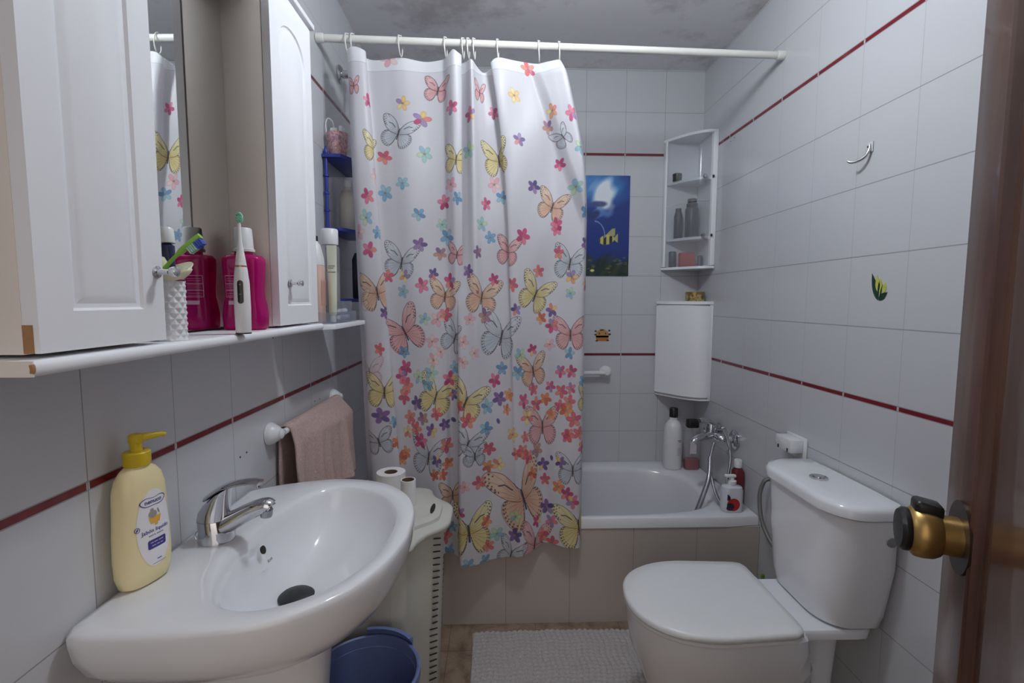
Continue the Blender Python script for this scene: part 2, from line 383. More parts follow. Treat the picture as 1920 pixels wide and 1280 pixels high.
def paint_cloth(W, Hh):
    rng = np.random.default_rng(3); A = np.empty((Hh, W, 3)); A[:] = (216, 214, 220); A[:int(.040 * PXM)] = (232, 232, 236); A[int(.040 * PXM):int(.0425 * PXM)] = (196, 196, 206)
    def region(u, w, r):
        x0, x1 = max(0, int((u - r) * PXM)), min(W, int((u + r) * PXM) + 1)
        y0, y1 = max(0, int((w - r) * PXM)), min(Hh, int((w + r) * PXM) + 1)
        if x1 <= x0 or y1 <= y0: return None
        X, Y = np.meshgrid((np.arange(x0, x1) + .5) / PXM - u, w - (np.arange(y0, y1) + .5) / PXM)
        return A[y0:y1, x0:x1], X, Y
    def lay(S, mask, col, a):
        col = np.asarray(col, float) * .90 + 14
        S += (np.asarray(col, float) - S) * (mask * a)[..., None]
    for k, u, w, span, tilt in BUTTERFLIES:
        q = region(u, w, span * .72)
        if q is None: continue
        S, X, Y = q; t = math.radians(-tilt); x = (X * math.cos(t) + Y * math.sin(t)) / span; y = (-X * math.sin(t) + Y * math.cos(t)) / span
        faint = .45 if k in ('pale', 'rose') else 1; edge = 1.0 / (PXM * span)
        for sg, sq in ((-1, 1.0), (1, rng.uniform(.8, 1))):
            xs = x * sg / sq
            for poly, hind in ((HIND, 1), (FORE, 0)):
                pl = [tuple(v) for v in smooth_closed(poly, 44, 5)]
                m = inside(pl, xs, y).astype(float); dd = dist(pl, xs, y)
                rad = np.clip(np.hypot(xs, y) / .5, 0, 1); n_ = .5 + .5 * np.sin(xs * 23 + y * 17 + u * 90)
                c0, c1 = (np.array(c, float) for c in WING[k])
                f = np.clip((1 - rad) * .9 + .25 * n_ + .25 * hind, 0, 1)[..., None]
                S += ((c0 * (1 - f) + c1 * f) - S) * (m * .60 * (.7 if faint < 1 else 1))[..., None]
                for a in (np.linspace(.35, 1.35, 6) if not hind else np.linspace(-1.25, .05, 6)):
                    ray = np.abs(-xs * math.sin(a) + y * math.cos(a)); fw = xs * math.cos(a) + y * math.sin(a)
                    lay(S, m * (ray < .0045) * (fw > .05), (110, 84, 84), .30 * faint)
                lay(S, np.clip(1.4 - dd / max(.0045, edge), 0, 1), (66, 52, 58), (.7 if not hind else .5) * faint)
                if not hind: lay(S, m * np.clip(1.3 - np.abs(dist([(.12, .17), (.22, .26), (.30, .27)], xs, y, False)) / .012, 0, 1), (52, 42, 50), .75 * faint)
                for e, (ox, oy) in enumerate(pl[::2]):
                    if (hind and (oy < -.02 or ox > .30)) or (not hind and ox > .36 and oy > .2):
                        for k2, rr in ((.93, .014), (.84, .010)):
                            lay(S, np.clip(1.5 - np.hypot(xs - ox * k2, y - oy * k2) / rr, 0, 1) * m, (58, 46, 54), .8 * faint)
        lay(S, np.clip(1.4 - dist([(0, .13), (.004, 0), (0, -.15)], x, y, False) / .016, 0, 1), (52, 42, 46), .9 * faint)
        for sg in (-1, 1):
            lay(S, np.clip(1.3 - dist([(0, .13), (sg * .05, .2), (sg * .07, .25)], x, y, False) / .006, 0, 1), (52, 42, 46), .7 * faint)
    for k, u, w in FLOWERS:
        R = .0285 * rng.uniform(.82, 1.12); q = region(u, w, R * 1.15)
        if q is None: continue
        S, X, Y = q; a0 = rng.uniform(0, 2 * PI); cols = PAL[k]; sq = rng.uniform(.75, 1)
        fade = .62 if k in 'KG' else .80
        for i in range(1 if k == 'L' else 5):
            a = a0 + 2 * PI * i / 5; r = R * (.0 if k == 'L' else .55); c = np.array(cols[rng.integers(3)], float)
            if k in 'PVO' and rng.random() < .25: c = np.array(((240, 190, 110), (226, 120, 110), (150, 120, 170))[rng.integers(3)], float)
            dx, dy = (X / sq) - r * math.cos(a), Y - r * math.sin(a)
            p, s = (dx * math.cos(a) + dy * math.sin(a)) / (R * .44), (-dx * math.sin(a) + dy * math.cos(a)) / (R * .30)
            e = np.sqrt(p * p + s * s); m = np.clip((1.05 - e) * 6, 0, 1)
            lay(S, m, c, fade); lay(S, m * np.clip((.75 - e) * 2, 0, 1), np.minimum(255, c * 1.12 + 10), .5)
            lay(S, np.clip(1 - np.abs(e - .97) * 9, 0, 1), c * .72, .3)
        if k != 'L':
            lay(S, np.clip((R * .13 - np.hypot(X, Y)) * PXM, 0, 1), (112, 84, 60), .8); lay(S, np.clip((R * .06 - np.hypot(X, Y)) * PXM, 0, 1), (232, 200, 100), .9)
    ks = int(U_SEAM * PXM); A[:, :ks] += (np.array((214, 212, 220)) - A[:, :ks]) * .55      # the turned back edge shows the print faintly
    A[:, ks:ks + 4] = (228, 226, 230)
    return np.clip(A, 0, 255)
def painted(name, A):
    h, w = A.shape[:2]; im = bpy.data.images.new(name, w, h)
    out = np.ones((h, w, 4), np.float32); out[..., :3] = A[::-1] / 255; im.pixels.foreach_set(out.ravel()); im.update(); im.pack(); return im
# ================================================================== THE ROOM
WHITE = lin((196, 197, 201))
m_wr = tile_wall('tiles right', 1, 1.214, WHITE, vf=.6, hw=.0014)
m_wl = tile_wall('tiles left', 1, .727, WHITE, cut=(1.24, 1.402))
m_wb = tile_wall('tiles back', 0, .447, WHITE)
Y0 = -.06
struct('wall_left', box(BM(), (XL - .12, Y0, -.1), (XL, YB + .12, ZC + .1)), m_wl)
struct('wall_right', box(BM(), (XR, Y0, -.1), (XR + .12, YB + .12, ZC + .1)), m_wr)
struct('wall_back', box(BM(), (XL, YB, -.1), (XR, YB + .12, ZC + .1)), m_wb)
g = NG('plaster front wall'); g.set(Base_Color=g.mix(g.noise(4, 3), lin((190, 190, 192)), lin((205, 205, 206))), Roughness=.7)
bm = BM(); box(bm, (XL - .12, Y0 - .12, -.1), (-.50, Y0, ZC + .1)); box(bm, (.30, Y0 - .12, -.1), (XR + .12, Y0, ZC + .1)); box(bm, (-.50, Y0 - .12, 2.04), (.30, Y0, ZC + .1))
struct('wall_front', bm, g.m)
g = NG('ceiling plaster')
n1 = g.noise(2.6, 6, .66); n2 = g.noise(9, 5, .7)
g.set(Base_Color=g.mix(g.ma('MULTIPLY', g.ramp(n1, [(.50, (0, 0, 0)), (.64, (1, 1, 1))]), .6), g.mix(n2, lin((222, 220, 221)), lin((230, 228, 229))), lin((158, 152, 149))), Roughness=.85)
g.bump(n2, .35, .004)
struct('ceiling', box(BM(), (XL - .12, Y0 - .12, ZC), (XR + .12, YB + .12, ZC + .1)), g.m)
g = NG('marbled brown floor tiles'); x = g.wpos()
def fl_line(v, off): return g.ma('LESS_THAN', g.ma('PINGPONG', g.ma('SUBTRACT', v, off - 8), .165), .0016)
c = g.ramp(g.noise(14, 8, .68, dist=.6), [(.30, lin((88, 72, 60))), (.45, lin((128, 108, 92))), (.60, lin((150, 132, 114))), (.75, lin((118, 100, 84)))])
c = g.mix(g.ma('MULTIPLY', g.ma('MAXIMUM', fl_line(x[0], -.098), fl_line(x[1], 1.76)), .6), c, lin((92, 72, 58)))
g.set(Base_Color=c, Roughness=.3); g.bump(g.noise(30, 3), .06)
struct('floor', box(BM(), (XL - .12, Y0 - 1.0, -.1), (XR + .12, YB + .12, 0)), g.m)
# the tiled front of the bath
g = NG('bath front tiles'); x = g.wpos()
v = g.ma('LESS_THAN', g.ma('PINGPONG', g.ma('SUBTRACT', x[0], .036 - 2.515), .12575), .0010)
c = g.mix(g.noise(3, 3), lin((178, 168, 160)), lin((186, 177, 170)))
g.set(Base_Color=g.mix(g.ma('MULTIPLY', v, .7), c, lin((130, 116, 108))), Roughness=.2); g.bump(g.ma('SUBTRACT', g.noise(5, 1), v), .12, .001)
struct('wall_bath', box(BM(), (XL, 1.826, 0), (XR, 1.86, .386)), g.m)

# drill holes left in the tiles, part of the walls
m_hole = M('dark drill hole', (48, 44, 44), .8)
def holes(wall, pts, nx):
    w = bpy.data.objects[wall]
    for (px, py, pz) in pts:
        bm = BM(); lathe(bm, [(.0024, 0), (.0024, .0008)], (px, py, pz), 10, nx); obj('drill_hole', bm, m_hole, w)
holes('wall_left', [(XL, 1.152, .901), (XL, 1.182, .903), (XL, 1.632, .936), (XL, 1.676, .935), (XL, 1.115, 1.177), (XL, 1.345, 1.172)], (1, 0, 0))
holes('wall_right', [(XR, 2.205, 1.985), (XR, 2.17, 1.99)], (-1, 0, 0))

# ------------------------------------------------------------------ the open wooden door with its knob
g = NG('dark varnished wood')
mp = g.n('ShaderNodeMapping'); g.t.links.new(g.pos(), mp.inputs['Vector']); mp.inputs['Scale'].default_value = (14, 14, .9)
nz = g.noise(3.2, 6, .6, vec=mp.outputs[0], dist=.8)
g.set(Base_Color=g.ramp(nz, [(.3, lin((66, 42, 34))), (.55, lin((88, 58, 46))), (.75, lin((104, 72, 56)))]), Roughness=.32, Coat_Weight=.15)
g.bump(nz, .05); m_wood = g.m
DE = Vector((.590, .600, 0)); DD = Vector((-.47, -.883, 0)); DN = Vector((-.883, .47, 0))
def dp(s, n, z): return DE + DD * s + DN * n + Vector((0, 0, z))          # along the leaf, out of its face, up
def dbox(bm, s0, s1, n0, n1, z0, z1, bev=.0015):
    b = BM(); box(b, (s0, n0, z0), (s1, n1, z1), bev)
    for v in b.verts: v.co = dp(*v.co)
    return join(bm, b)
bm = BM(); dbox(bm, 0, .70, -.038, -.006, .008, 2.025); dbox(bm, 0, .080, -.007, 0, .008, 2.025); dbox(bm, .62, .70, -.007, 0, .008, 2.025)
for z0, z1 in ((.008, .14), (.30, .44), (1.90, 2.025)): dbox(bm, .079, .621, -.007, -.0004, z0, z1)
door = struct('door_1', bm, m_wood)
door['label'] = 'dark brown varnished wooden door leaf standing open'
for (z0, z1) in ((.14, .30), (.44, 1.90)):
    bm = BM()
    prof = [(0, -.006), (0, .0006), (.004, .0026), (.008, .0002), (.012, .0016), (.017, -.0025), (.022, -.0075)]
    rings = []
    for k, (q, h) in enumerate(prof):
        rings.append([dp(s, h, z) for s, z in ((.081 + q, z0 + q + .001), (.619 - q, z0 + q + .001), (.619 - q, z1 - q - .001), (.081 + q, z1 - q - .001))])
    loft(bm, rings, False, False); obj('panel_molding', bm, m_wood, door)
    bm = BM(); dbox(bm, .125, .575, -.007, -.001, z0 + .045, z1 - .045, .005); obj('door_panel', bm, m_wood, door)
m_brass = M('worn bronze', (176, 144, 88), .34, .85, var=.12, scale=60)
m_blk = M('black plastic', (30, 28, 30), .38)
m_plate = M('dark bronze plate', (70, 58, 52), .4, .6)
KC = dp(.056, 0, .990)
bm = BM(); lathe(bm, [(.0235, -.006), (.0235, .018), (.0275, .0185), (.031, .025), (.032, .034), (.031, .043), (.026, .048), (.0245, .049)], KC + DN * .004, 36, DN)
knob = obj('door_knob', bm, m_brass, door)
bm = BM(); prism(bm, [(.056 + .036 * math.cos(a), (.990) + (.045 if math.sin(a) > 0 else .045) * math.sin(a)) for a in (2 * PI * k / 40 for k in range(40))], 0, .0035, 'xz')
for v in bm.verts: v.co = dp(v.co.x, v.co.y, v.co.z)
obj('rose_plate', bm, m_plate, knob)
bm = BM(); lathe(bm, [(.0245, .046), (.0265, .0495), (.0265, .054), (.023, .058), (.010, .059)], KC + DN * .004, 36, DN); obj('end_cap', bm, m_blk, knob)
bm = BM(); b = BM(); box(b, (-.014, -.0145, .020), (.015, .0145, .0385), .006, 3)
for v in b.verts:
    v.co = KC + DN * (.034 + v.co.x) + DD * v.co.y + Vector((0, 0, v.co.z + (.003 if v.co.x > 0 else 0)))
obj('thumb_button', join(bm, b), m_blk, knob)

# ------------------------------------------------------------------ ceiling lamp (above the frame) and light
LX, LY = .22, 1.14
m_lampw = M('white lamp metal', (225, 225, 225), .4)
LZ_ = 2.27
g = NG('lit globe glass'); g.set(Base_Color=(.9, .9, .9), Emission_Color=(.88, .945, 1.0), Emission_Strength=118.0); m_glow = g.m
lamp = thing('ceiling_lamp', (LX, LY, LZ_), 'white globe lamp hanging close under the bathroom ceiling', 'ceiling lamp')
bm = BM(); lathe(bm, [(.05, 0), (.05, -.018), (.012, -.022), (.012, -.055), (.03, -.058), (.03, -.074)], (LX, LY, ZC - .0005), 32); obj('lamp_base', bm, m_lampw, lamp)
bm = BM(); bmesh.ops.create_uvsphere(bm, u_segments=32, v_segments=20, radius=.072)
for v in bm.verts: v.co += Vector((LX, LY, LZ_))
obj('lamp_shade', bm, m_glow, lamp)
w = bpy.data.worlds.new('hallway'); bpy.context.scene.world = w; w.use_nodes = True
wt = w.node_tree; tc_ = wt.nodes.new('ShaderNodeTexCoord'); sx_ = wt.nodes.new('ShaderNodeSeparateXYZ'); mr_ = wt.nodes.new('ShaderNodeMapRange')
wt.links.new(tc_.outputs['Generated'], sx_.inputs[0]); wt.links.new(sx_.outputs[2], mr_.inputs['Value'])
mr_.inputs['From Min'].default_value = -.40; mr_.inputs['From Max'].default_value = .12; mr_.inputs['To Min'].default_value = .1; mr_.inputs['To Max'].default_value = 1.25; mr_.interpolation_type = 'SMOOTHSTEP'
wt.nodes['Background'].inputs[0].default_value = (.95, .87, .82, 1); wt.links.new(mr_.outputs[0], wt.nodes['Background'].inputs[1])      # a lit hallway: pale walls above, dark floor below

# ------------------------------------------------------------------ camera
cam = bpy.data.cameras.new('camera'); cam.sensor_width = 36; cam.lens = 36 * 911.5 / 1920; cam.clip_start = .01
co = bpy.data.objects.new('camera', cam); C.objects.link(co)
yaw, pit, rol = .0314, .0840, .0029
f = Vector((math.sin(yaw) * math.cos(pit), math.cos(yaw) * math.cos(pit), -math.sin(pit))); r = Vector((math.cos(yaw), -math.sin(yaw), 0)); u = r.cross(f)
r, u = r * math.cos(rol) + u * math.sin(rol), -r * math.sin(rol) + u * math.cos(rol)
mw = Matrix((r, u, -f)).transposed().to_4x4(); mw.translation = (0, 0, EYE); co.matrix_world = mw
sc = bpy.context.scene; sc.camera = co
sc.view_settings.view_transform = 'Standard'; sc.view_settings.look = 'None'; sc.view_settings.gamma = 1; sc.view_settings.exposure = 0
sc.cycles.use_denoising = True; sc.cycles.max_bounces = 10; sc.cycles.diffuse_bounces = 5; sc.cycles.glossy_bounces = 5; sc.cycles.transmission_bounces = 8; sc.cycles.transparent_max_bounces = 12
sc.cycles.caustics_reflective = False; sc.cycles.caustics_refractive = False; sc.cycles.sample_clamp_indirect = 4
# ================================================================== FIXTURES
m_por = M('white porcelain', (226, 227, 231), .10, var=.01, scale=3, coat=.3)
m_enam = M('white bath enamel', (222, 222, 226), .14, var=.01, scale=3)
m_chr = M('chrome', (208, 208, 212), .09, 1, var=.03, scale=12)
m_plw = M('white plastic', (220, 221, 222), .3, var=.02)
m_plg = M('ivory hamper plastic', (198, 198, 190), .38, var=.02)
m_dark = M('dark recess', (40, 38, 36), .8)
m_rub = M('black rubber', (38, 40, 42), .45)
m_mdf = M('white lacquered board', (238, 239, 243), .32, var=.015, scale=6)
m_mela = M('cream melamine side', (234, 226, 219), .45, var=.03, scale=5)
m_brown = M('exposed brown board edge', (164, 124, 84), .7, var=.2, scale=120)
m_gap = M('dark joint', (60, 52, 48), .8)

# ---- bathtub
tub = thing('bathtub', (.21, 2.17, .02), 'white enamelled bathtub behind the tiled front below the corner cabinets', 'bathtub')
bm = BM(); n = 96
X0, X1, Y1, Y2 = XL + .002, XR - .002, 1.822, YB - .002
outer = lambda e: rrect((X0 + X1) / 2, (Y1 + Y2) / 2, (X1 - X0) / 2 - e, (Y2 - Y1) / 2 - e, .012, n)
def sup(cx, cy, a, b, e, n):
    return [(cx + a * math.copysign(abs(math.cos(t)) ** (2 / e), math.cos(t)), cy + b * math.copysign(abs(math.sin(t)) ** (2 / e), math.sin(t))) for t in (2 * PI * k / n for k in range(n))]
cc = (.16, 2.135)
def tr(poly, z): return z3(ray_ring(poly, cc, n), z)
inn = lambda k, e=4.2: sup(.155, 2.135, .765 * k, .275 * (1 - (1 - k) * 1.3), e, 200)
ro = rrect((X0 + X1) / 2, (Y1 + Y2) / 2, (X1 - X0) / 2, (Y2 - Y1) / 2, .012, 400)
def off(poly, d): return [(cc[0] + (p[0] - cc[0]) * (1 - d / .83), cc[1] + (p[1] - cc[1]) * (1 - d / .34)) for p in poly]
rings = [tr(ro, .388), tr(ro, .418), tr(off(ro, .004), .426), tr(off(ro, .012), .4275), tr(inn(1.03), .4275), tr(inn(1.0), .421), tr(inn(.985), .40), tr(inn(.95), .25), tr(inn(.91), .12), tr(inn(.86), .085), tr(inn(.6), .075), tr(inn(.1), .07)]
loft(bm, rings, False, True); tubm = obj('tub_shell', bm, m_enam, tub, auto=50)

# ---- bath mixer on the right wall with its hose
mix = thing('bath_mixer', (1.0, 2.04, .67), 'chrome bath and shower mixer with looped hose on the right wall', 'tap')
Z = .672
bm = BM(); lathe(bm, [(.041, .0008), (.041, .008), (.030, .017), (.015, .020), (.013, .034)], (XR, 2.05, Z), 28, (-1, 0, 0)); obj('wall_flange', bm, m_chr, mix)
bm = BM(); lathe(bm, [(.034, .0008), (.034, .006), (.024, .012), (.013, .014), (.013, .03)], (XR, 2.20, Z), 28, (-1, 0, 0)); obj('wall_flange', bm, m_chr, mix)
bm = BM(); tube(bm, smooth_path([(XR - .02, 2.05, Z), (XR - .055, 2.055, Z + .004), (XR - .07, 2.08, Z + .006), (XR - .07, 2.17, Z + .006), (XR - .055, 2.195, Z + .004), (XR - .02, 2.20, Z)], 6), .018, 16)
lathe(bm, [(.022, -.012), (.026, 0), (.026, .03), (.022, .042)], (XR - .08, 2.115, Z + .012), 24); obj('mixer_body', bm, m_chr, mix)
bm = BM(); tube(bm, smooth_path([(XR - .075, 2.10, Z + .006), (XR - .115, 2.075, Z + .010), (XR - .155, 2.05, Z + .011), (XR - .185, 2.032, Z + .006), (XR - .198, 2.025, Z - .008)], 6), [.017 - .004 * abs(k / 24 - .3) for k in range(25)], 16); obj('spout', bm, m_chr, mix)
bm = BM(); tube(bm, smooth_path([(XR - .08, 2.115, Z + .052), (XR - .105, 2.10, Z + .072), (XR - .150, 2.078, Z + .078)], 6), [.017, .0165, .016, .015, .0145, .014, .0135, .013, .0125, .012, .0115, .011, .009], 14); obj('lever', bm, m_chr, mix)
bm = BM(); tube(bm, smooth_path([(XR - .06, 2.04, Z + .052), (XR - .045, 2.035, Z + .01), (XR - .034, 2.03, Z - .035)], 6), [.012 - .0002 * k for k in range(13)], 12)
obj('hose_elbow', bm, m_chr, mix)
g = NG('ribbed chrome hose'); wv = g.n('ShaderNodeTexWave'); wv.inputs['Scale'].default_value = 160; wv.bands_direction = 'Z'; g.t.links.new(g.pos(), wv.inputs['Vector'])
g.set(Base_Color=lin((182, 182, 186)), Metallic=1.0, Roughness=.22); g.bump(wv.outputs[1], .5, .001); m_hose = g.m
bm = BM(); tube(bm, smooth_path([(XR - .034, 2.03, Z - .03), (XR - .042, 2.005, Z - .09), (XR - .074, 1.965, Z - .165), (XR - .088, 1.925, Z - .222), (XR - .104, 1.915, Z - .234), (XR - .122, 1.92, Z - .222), (XR - .142, 1.94, Z - .16), (XR - .146, 1.97, Z - .07), (XR - .105, 2.03, Z - .010)], 8), .0062, 10); obj('shower_hose', bm, m_hose, mix)
bm = BM(); tube(bm, smooth_path([(XR - .150, 1.962, Z - .045), (XR - .160, 1.945, Z - .13), (XR - .186, 1.948, Z - .225), (XR - .203, 1.957, Z - .29)], 6), [.0085 + .0002 * k for k in range(19)], 12); obj('hand_shower', bm, m_hose, mix)

# ---- toilet
toi = thing('toilet', (.72, 1.335, 0), 'white close-coupled toilet with its lid closed against the right wall', 'toilet')
TY = 1.335
def dsh(xf, xb, b, bb, n=72, e=2.25, cr=.03):
    """seat outline: round front towards the room, straight back"""
    xc = xf + (xb - xf) * .52; pts = []
    for k in range(41):
        a = PI / 2 + PI * k / 40
        pts.append((xc + (xc - xf) * math.copysign(abs(math.cos(a)) ** (2 / e), math.cos(a)), TY + b * math.copysign(abs(math.sin(a)) ** (2 / e), math.sin(a))))
    def corner(s): return [(xb - cr + cr * math.sin(t), TY + s * (bb - cr + cr * math.cos(t))) for t in ((PI / 2) * q / 6 for q in range(7))]
    return resample(pts + corner(-1) + corner(1)[::-1], n)
tc = (.60, TY)
def dz(z, *a, **k): return z3(ray_ring(dsh(*a, n=160, **k), tc, 72), z)
bm = BM()
loft(bm, [dz(.0, .46, .90, .105, .10), dz(.03, .46, .90, .10, .10), dz(.12, .455, .90, .098, .098), dz(.20, .425, .88, .125, .115), dz(.28, .395, .86, .160, .14), dz(.34, .384, .84, .176, .155), dz(.385, .381, .83, .180, .160), dz(.391, .388, .825, .174, .155)])
loft(bm, [z3(rrect(.89, TY, .10, .07, .03), .338), z3(rrect(.89, TY, .125, .105, .03), .352), z3(rrect(.885, TY, .135, .124, .03), .366), z3(rrect(.885, TY, .138, .126, .03), .385), z3(rrect(.885, TY, .134, .122, .03), .392)])
loft(bm, [z3(rrect(.87, TY, .10, .075, .03), 0), z3(rrect(.87, TY, .09, .06, .03), .05), z3(rrect(.88, TY, .10, .065, .03), .345)])
obj('toilet_bowl', bm, m_por, toi)
bm = BM(); loft(bm, [dz(.3935, .379, .80, .183, .172), dz(.3955, .376, .802, .186, .175), dz(.402, .376, .802, .186, .175), dz(.404, .380, .80, .182, .172)]); obj('toilet_seat', bm, m_plw, toi)
bm = BM(); loft(bm, [dz(.4055, .379, .803, .184, .173), dz(.408, .374, .806, .188, .176), dz(.418, .374, .806, .188, .176), dz(.4235, .381, .802, .182, .171), dz(.4255, .42, .78, .150, .145), dz(.4262, .52, .70, .07, .07)]); obj('toilet_lid', bm, m_plw, toi, auto=60)
for s in (-1, 1):
    bm = BM(); lathe(bm, [(.008, -.02), (.008, .02)], (.812, TY + s * .085, .4025), 16, (0, 1, 0)); obj('hinge', bm, m_plw, toi)
CYc = 1.356
def cis(z, hy, xf, r): 
    pts = []; xb = 1.034
    for s, a0, a1 in ((-1, 270, 180), (1, 180, 90)):
        for k in range(13):
            a = math.radians(a0 + (a1 - a0) * k / 12)
            pts.append((xf + .014 + r + r * math.cos(a), CYc + s * (hy - r * 1.25) + r * 1.25 * math.sin(a)))
    pts += [(xb, CYc + hy), (xb, CYc - hy)]
    return z3(ray_ring(resample(pts, 300), (.95, CYc), 72), z)
bm = BM(); loft(bm, [cis(.394, .135, .885, .07), cis(.40, .150, .868, .075), cis(.44, .163, .862, .08), cis(.58, .182, .858, .082), cis(.716, .194, .856, .082)]); obj('cistern', bm, m_por, toi, auto=50)
bm = BM(); loft(bm, [cis(.7185, .196, .854, .083), cis(.722, .203, .846, .085), cis(.742, .204, .845, .085), cis(.752, .199, .850, .085), cis(.757, .185, .863, .08), cis(.7585, .12, .90, .04)]); lid = obj('cistern_lid', bm, m_por, toi, auto=60)
bm = BM(); lathe(bm, [(.024, .7575), (.024, .763), (.021, .764), (.020, .7625)], (.945, CYc + .005, 0), 30); b1 = obj('flush_button', bm, m_chr, toi)
bm = BM(); lathe(bm, [(.016, .7625), (.015, .7655), (.006, .766)], (.945, CYc + .005, 0), 24); obj('flush_plunger', bm, m_chr, b1)
m_plug = M('grey side plug', (132, 132, 130), .4)
bm = BM(); lathe(bm, [(.013, 0), (.012, .006), (.006, .0075)], (1.012, CYc - .187, .660), 20, (0, -1, -.05)); obj('side_plug', bm, m_plug, toi)
bm = BM(); tube(bm, smooth_path([(1.030, 1.75, .61), (1.008, 1.755, .595), (.992, 1.75, .54), (.988, 1.72, .46), (.995, 1.66, .40), (1.0, 1.56, .385), (1.0, 1.46, .388)], 8), .0075, 10); obj('supply_hose', bm, M('grey braided hose', (120, 118, 116), .4, .4, bump=.5, bscale=500), toi)

# ---- white wall holder above the cistern
hd = thing('wall_holder', (XR - .02, 1.61, .76), 'small white plastic holder on the right wall above the cistern', 'wall holder')
bm = BM(); box(bm, (XR - .007, 1.562, .738), (XR - .001, 1.672, .815), .002); obj('back_plate', bm, m_plw, hd)
bm = BM(); box(bm, (XR - .052, 1.575, .762), (XR - .0075, 1.665, .808), .004, 2); obj('holder_body', bm, m_plw, hd)
for y in (1.592, 1.645):
    bm = BM(); box(bm, (XR - .054, y - .003, .764), (XR - .0515, y + .003, .776), .001); obj('hook_slot', bm, m_dark, hd)

# ---- wall hook
hk = thing('wall_hook', (XR - .01, 1.39, 1.68), 'small white curved wall hook on the right wall tiles', 'hook')
bm = BM(); box(bm, (XR - .004, 1.354, 1.690), (XR - .001, 1.374, 1.718), .0012); obj('hook_plate', bm, M('clear plastic plate', (206, 208, 212), .2), hk)
bm = BM(); tube(bm, smooth_path([(XR - .0055, 1.362, 1.712), (XR - .008, 1.361, 1.694), (XR - .014, 1.367, 1.679), (XR - .023, 1.379, 1.671), (XR - .032, 1.393, 1.670), (XR - .038, 1.402, 1.676)], 6), [.0030 + .0018 * math.sin(PI * k / 30) for k in range(31)], 10); obj('hook_arm', bm, m_chr, hk)
bm = BM(); lathe(bm, [(.003, 0), (.003, .002)], (XR - .0041, 1.369, 1.706), 10, (-1, 0, 0)); obj('hook_screw', bm, m_dark, hk)

# ---- tile stickers
def flat(name, polys, plane, label, cat, base):
    """layers of a flat printed sticker, each layer a part"""
    t = thing(name, base, label, cat)
    for i, (nm, outs, m) in enumerate(polys):
        bm = BM()
        for o in outs:
            if plane == 'right': prism(bm, [(a, b) for a, b in o], XR - .0006 - .0003 * min(i, 2), XR - .0009 - .0003 * min(i, 2), 'yz')
            else: prism(bm, [(a, b) for a, b in o], YB - .0006 - .0003 * min(i, 2), YB - .0009 - .0003 * min(i, 2), 'xz')
        obj(nm, bm, m, t)
    return t
def leaf(x0, y0, x1, y1, w, n=10):
    d = Vector((x1 - x0, y1 - y0)); L = d.length; d /= L; p = Vector((-d.y, d.x)); o = []
    for k in range(n + 1): t = k / n; q = Vector((x0, y0)) + d * L * t + p * w * math.sin(PI * t ** .8); o.append((q.x, q.y))
    for k in range(n - 1, 0, -1): t = k / n; q = Vector((x0, y0)) + d * L * t - p * w * math.sin(PI * t ** .8); o.append((q.x, q.y))
    return o
mg1, mg2 = M('sticker dark green', (28, 58, 42), .4), M('sticker yellow green', (188, 192, 84), .4)
flat('tulip_sticker', [('sticker_leaf', [leaf(1.304, 1.278, 1.330, 1.353, .010), leaf(1.302, 1.279, 1.272, 1.300, .009)], mg1),
                       ('sticker_bloom', [leaf(1.304, 1.300, 1.311, 1.348, .008), leaf(1.296, 1.296, 1.299, 1.338, .007), leaf(1.286, 1.298, 1.281, 1.326, .007)], mg2),
                       ('sticker_stem', [leaf(1.303, 1.283, 1.304, 1.328, .0022), leaf(1.298, 1.284, 1.290, 1.322, .0022)], mg1)],
     'right', 'yellow-green tulip sticker on the right wall tiles', 'sticker', (XR, 1.30, 1.278))
ms = [M('sticker gold', (176, 140, 84), .5), M('sticker brown', (78, 58, 48), .5), M('sticker amber', (176, 112, 50), .5)]
flat('basket_sticker', [('sticker_basket', [ell(.548, 1.098, .034, .030), [(.518, 1.066), (.578, 1.066), (.584, 1.095), (.512, 1.095)]], ms[0]),
                        *[('sticker_flower', [ell(*q)], ms[1]) for q in ((.513, 1.118, .006, .005), (.584, 1.121, .006, .005), (.512, 1.100, .007, .004), (.586, 1.102, .007, .005), (.519, 1.068, .007, .004), (.577, 1.070, .007, .004), (.545, 1.124, .012, .004), (.532, 1.105, .003, .006), (.565, 1.106, .003, .006))],
                        ('sticker_band', [[(.521, 1.069), (.575, 1.069), (.578, 1.085), (.518, 1.085)]], ms[2])],
     'back', 'small gold flower basket sticker on the back wall tile', 'sticker', (.548, YB, 1.064))

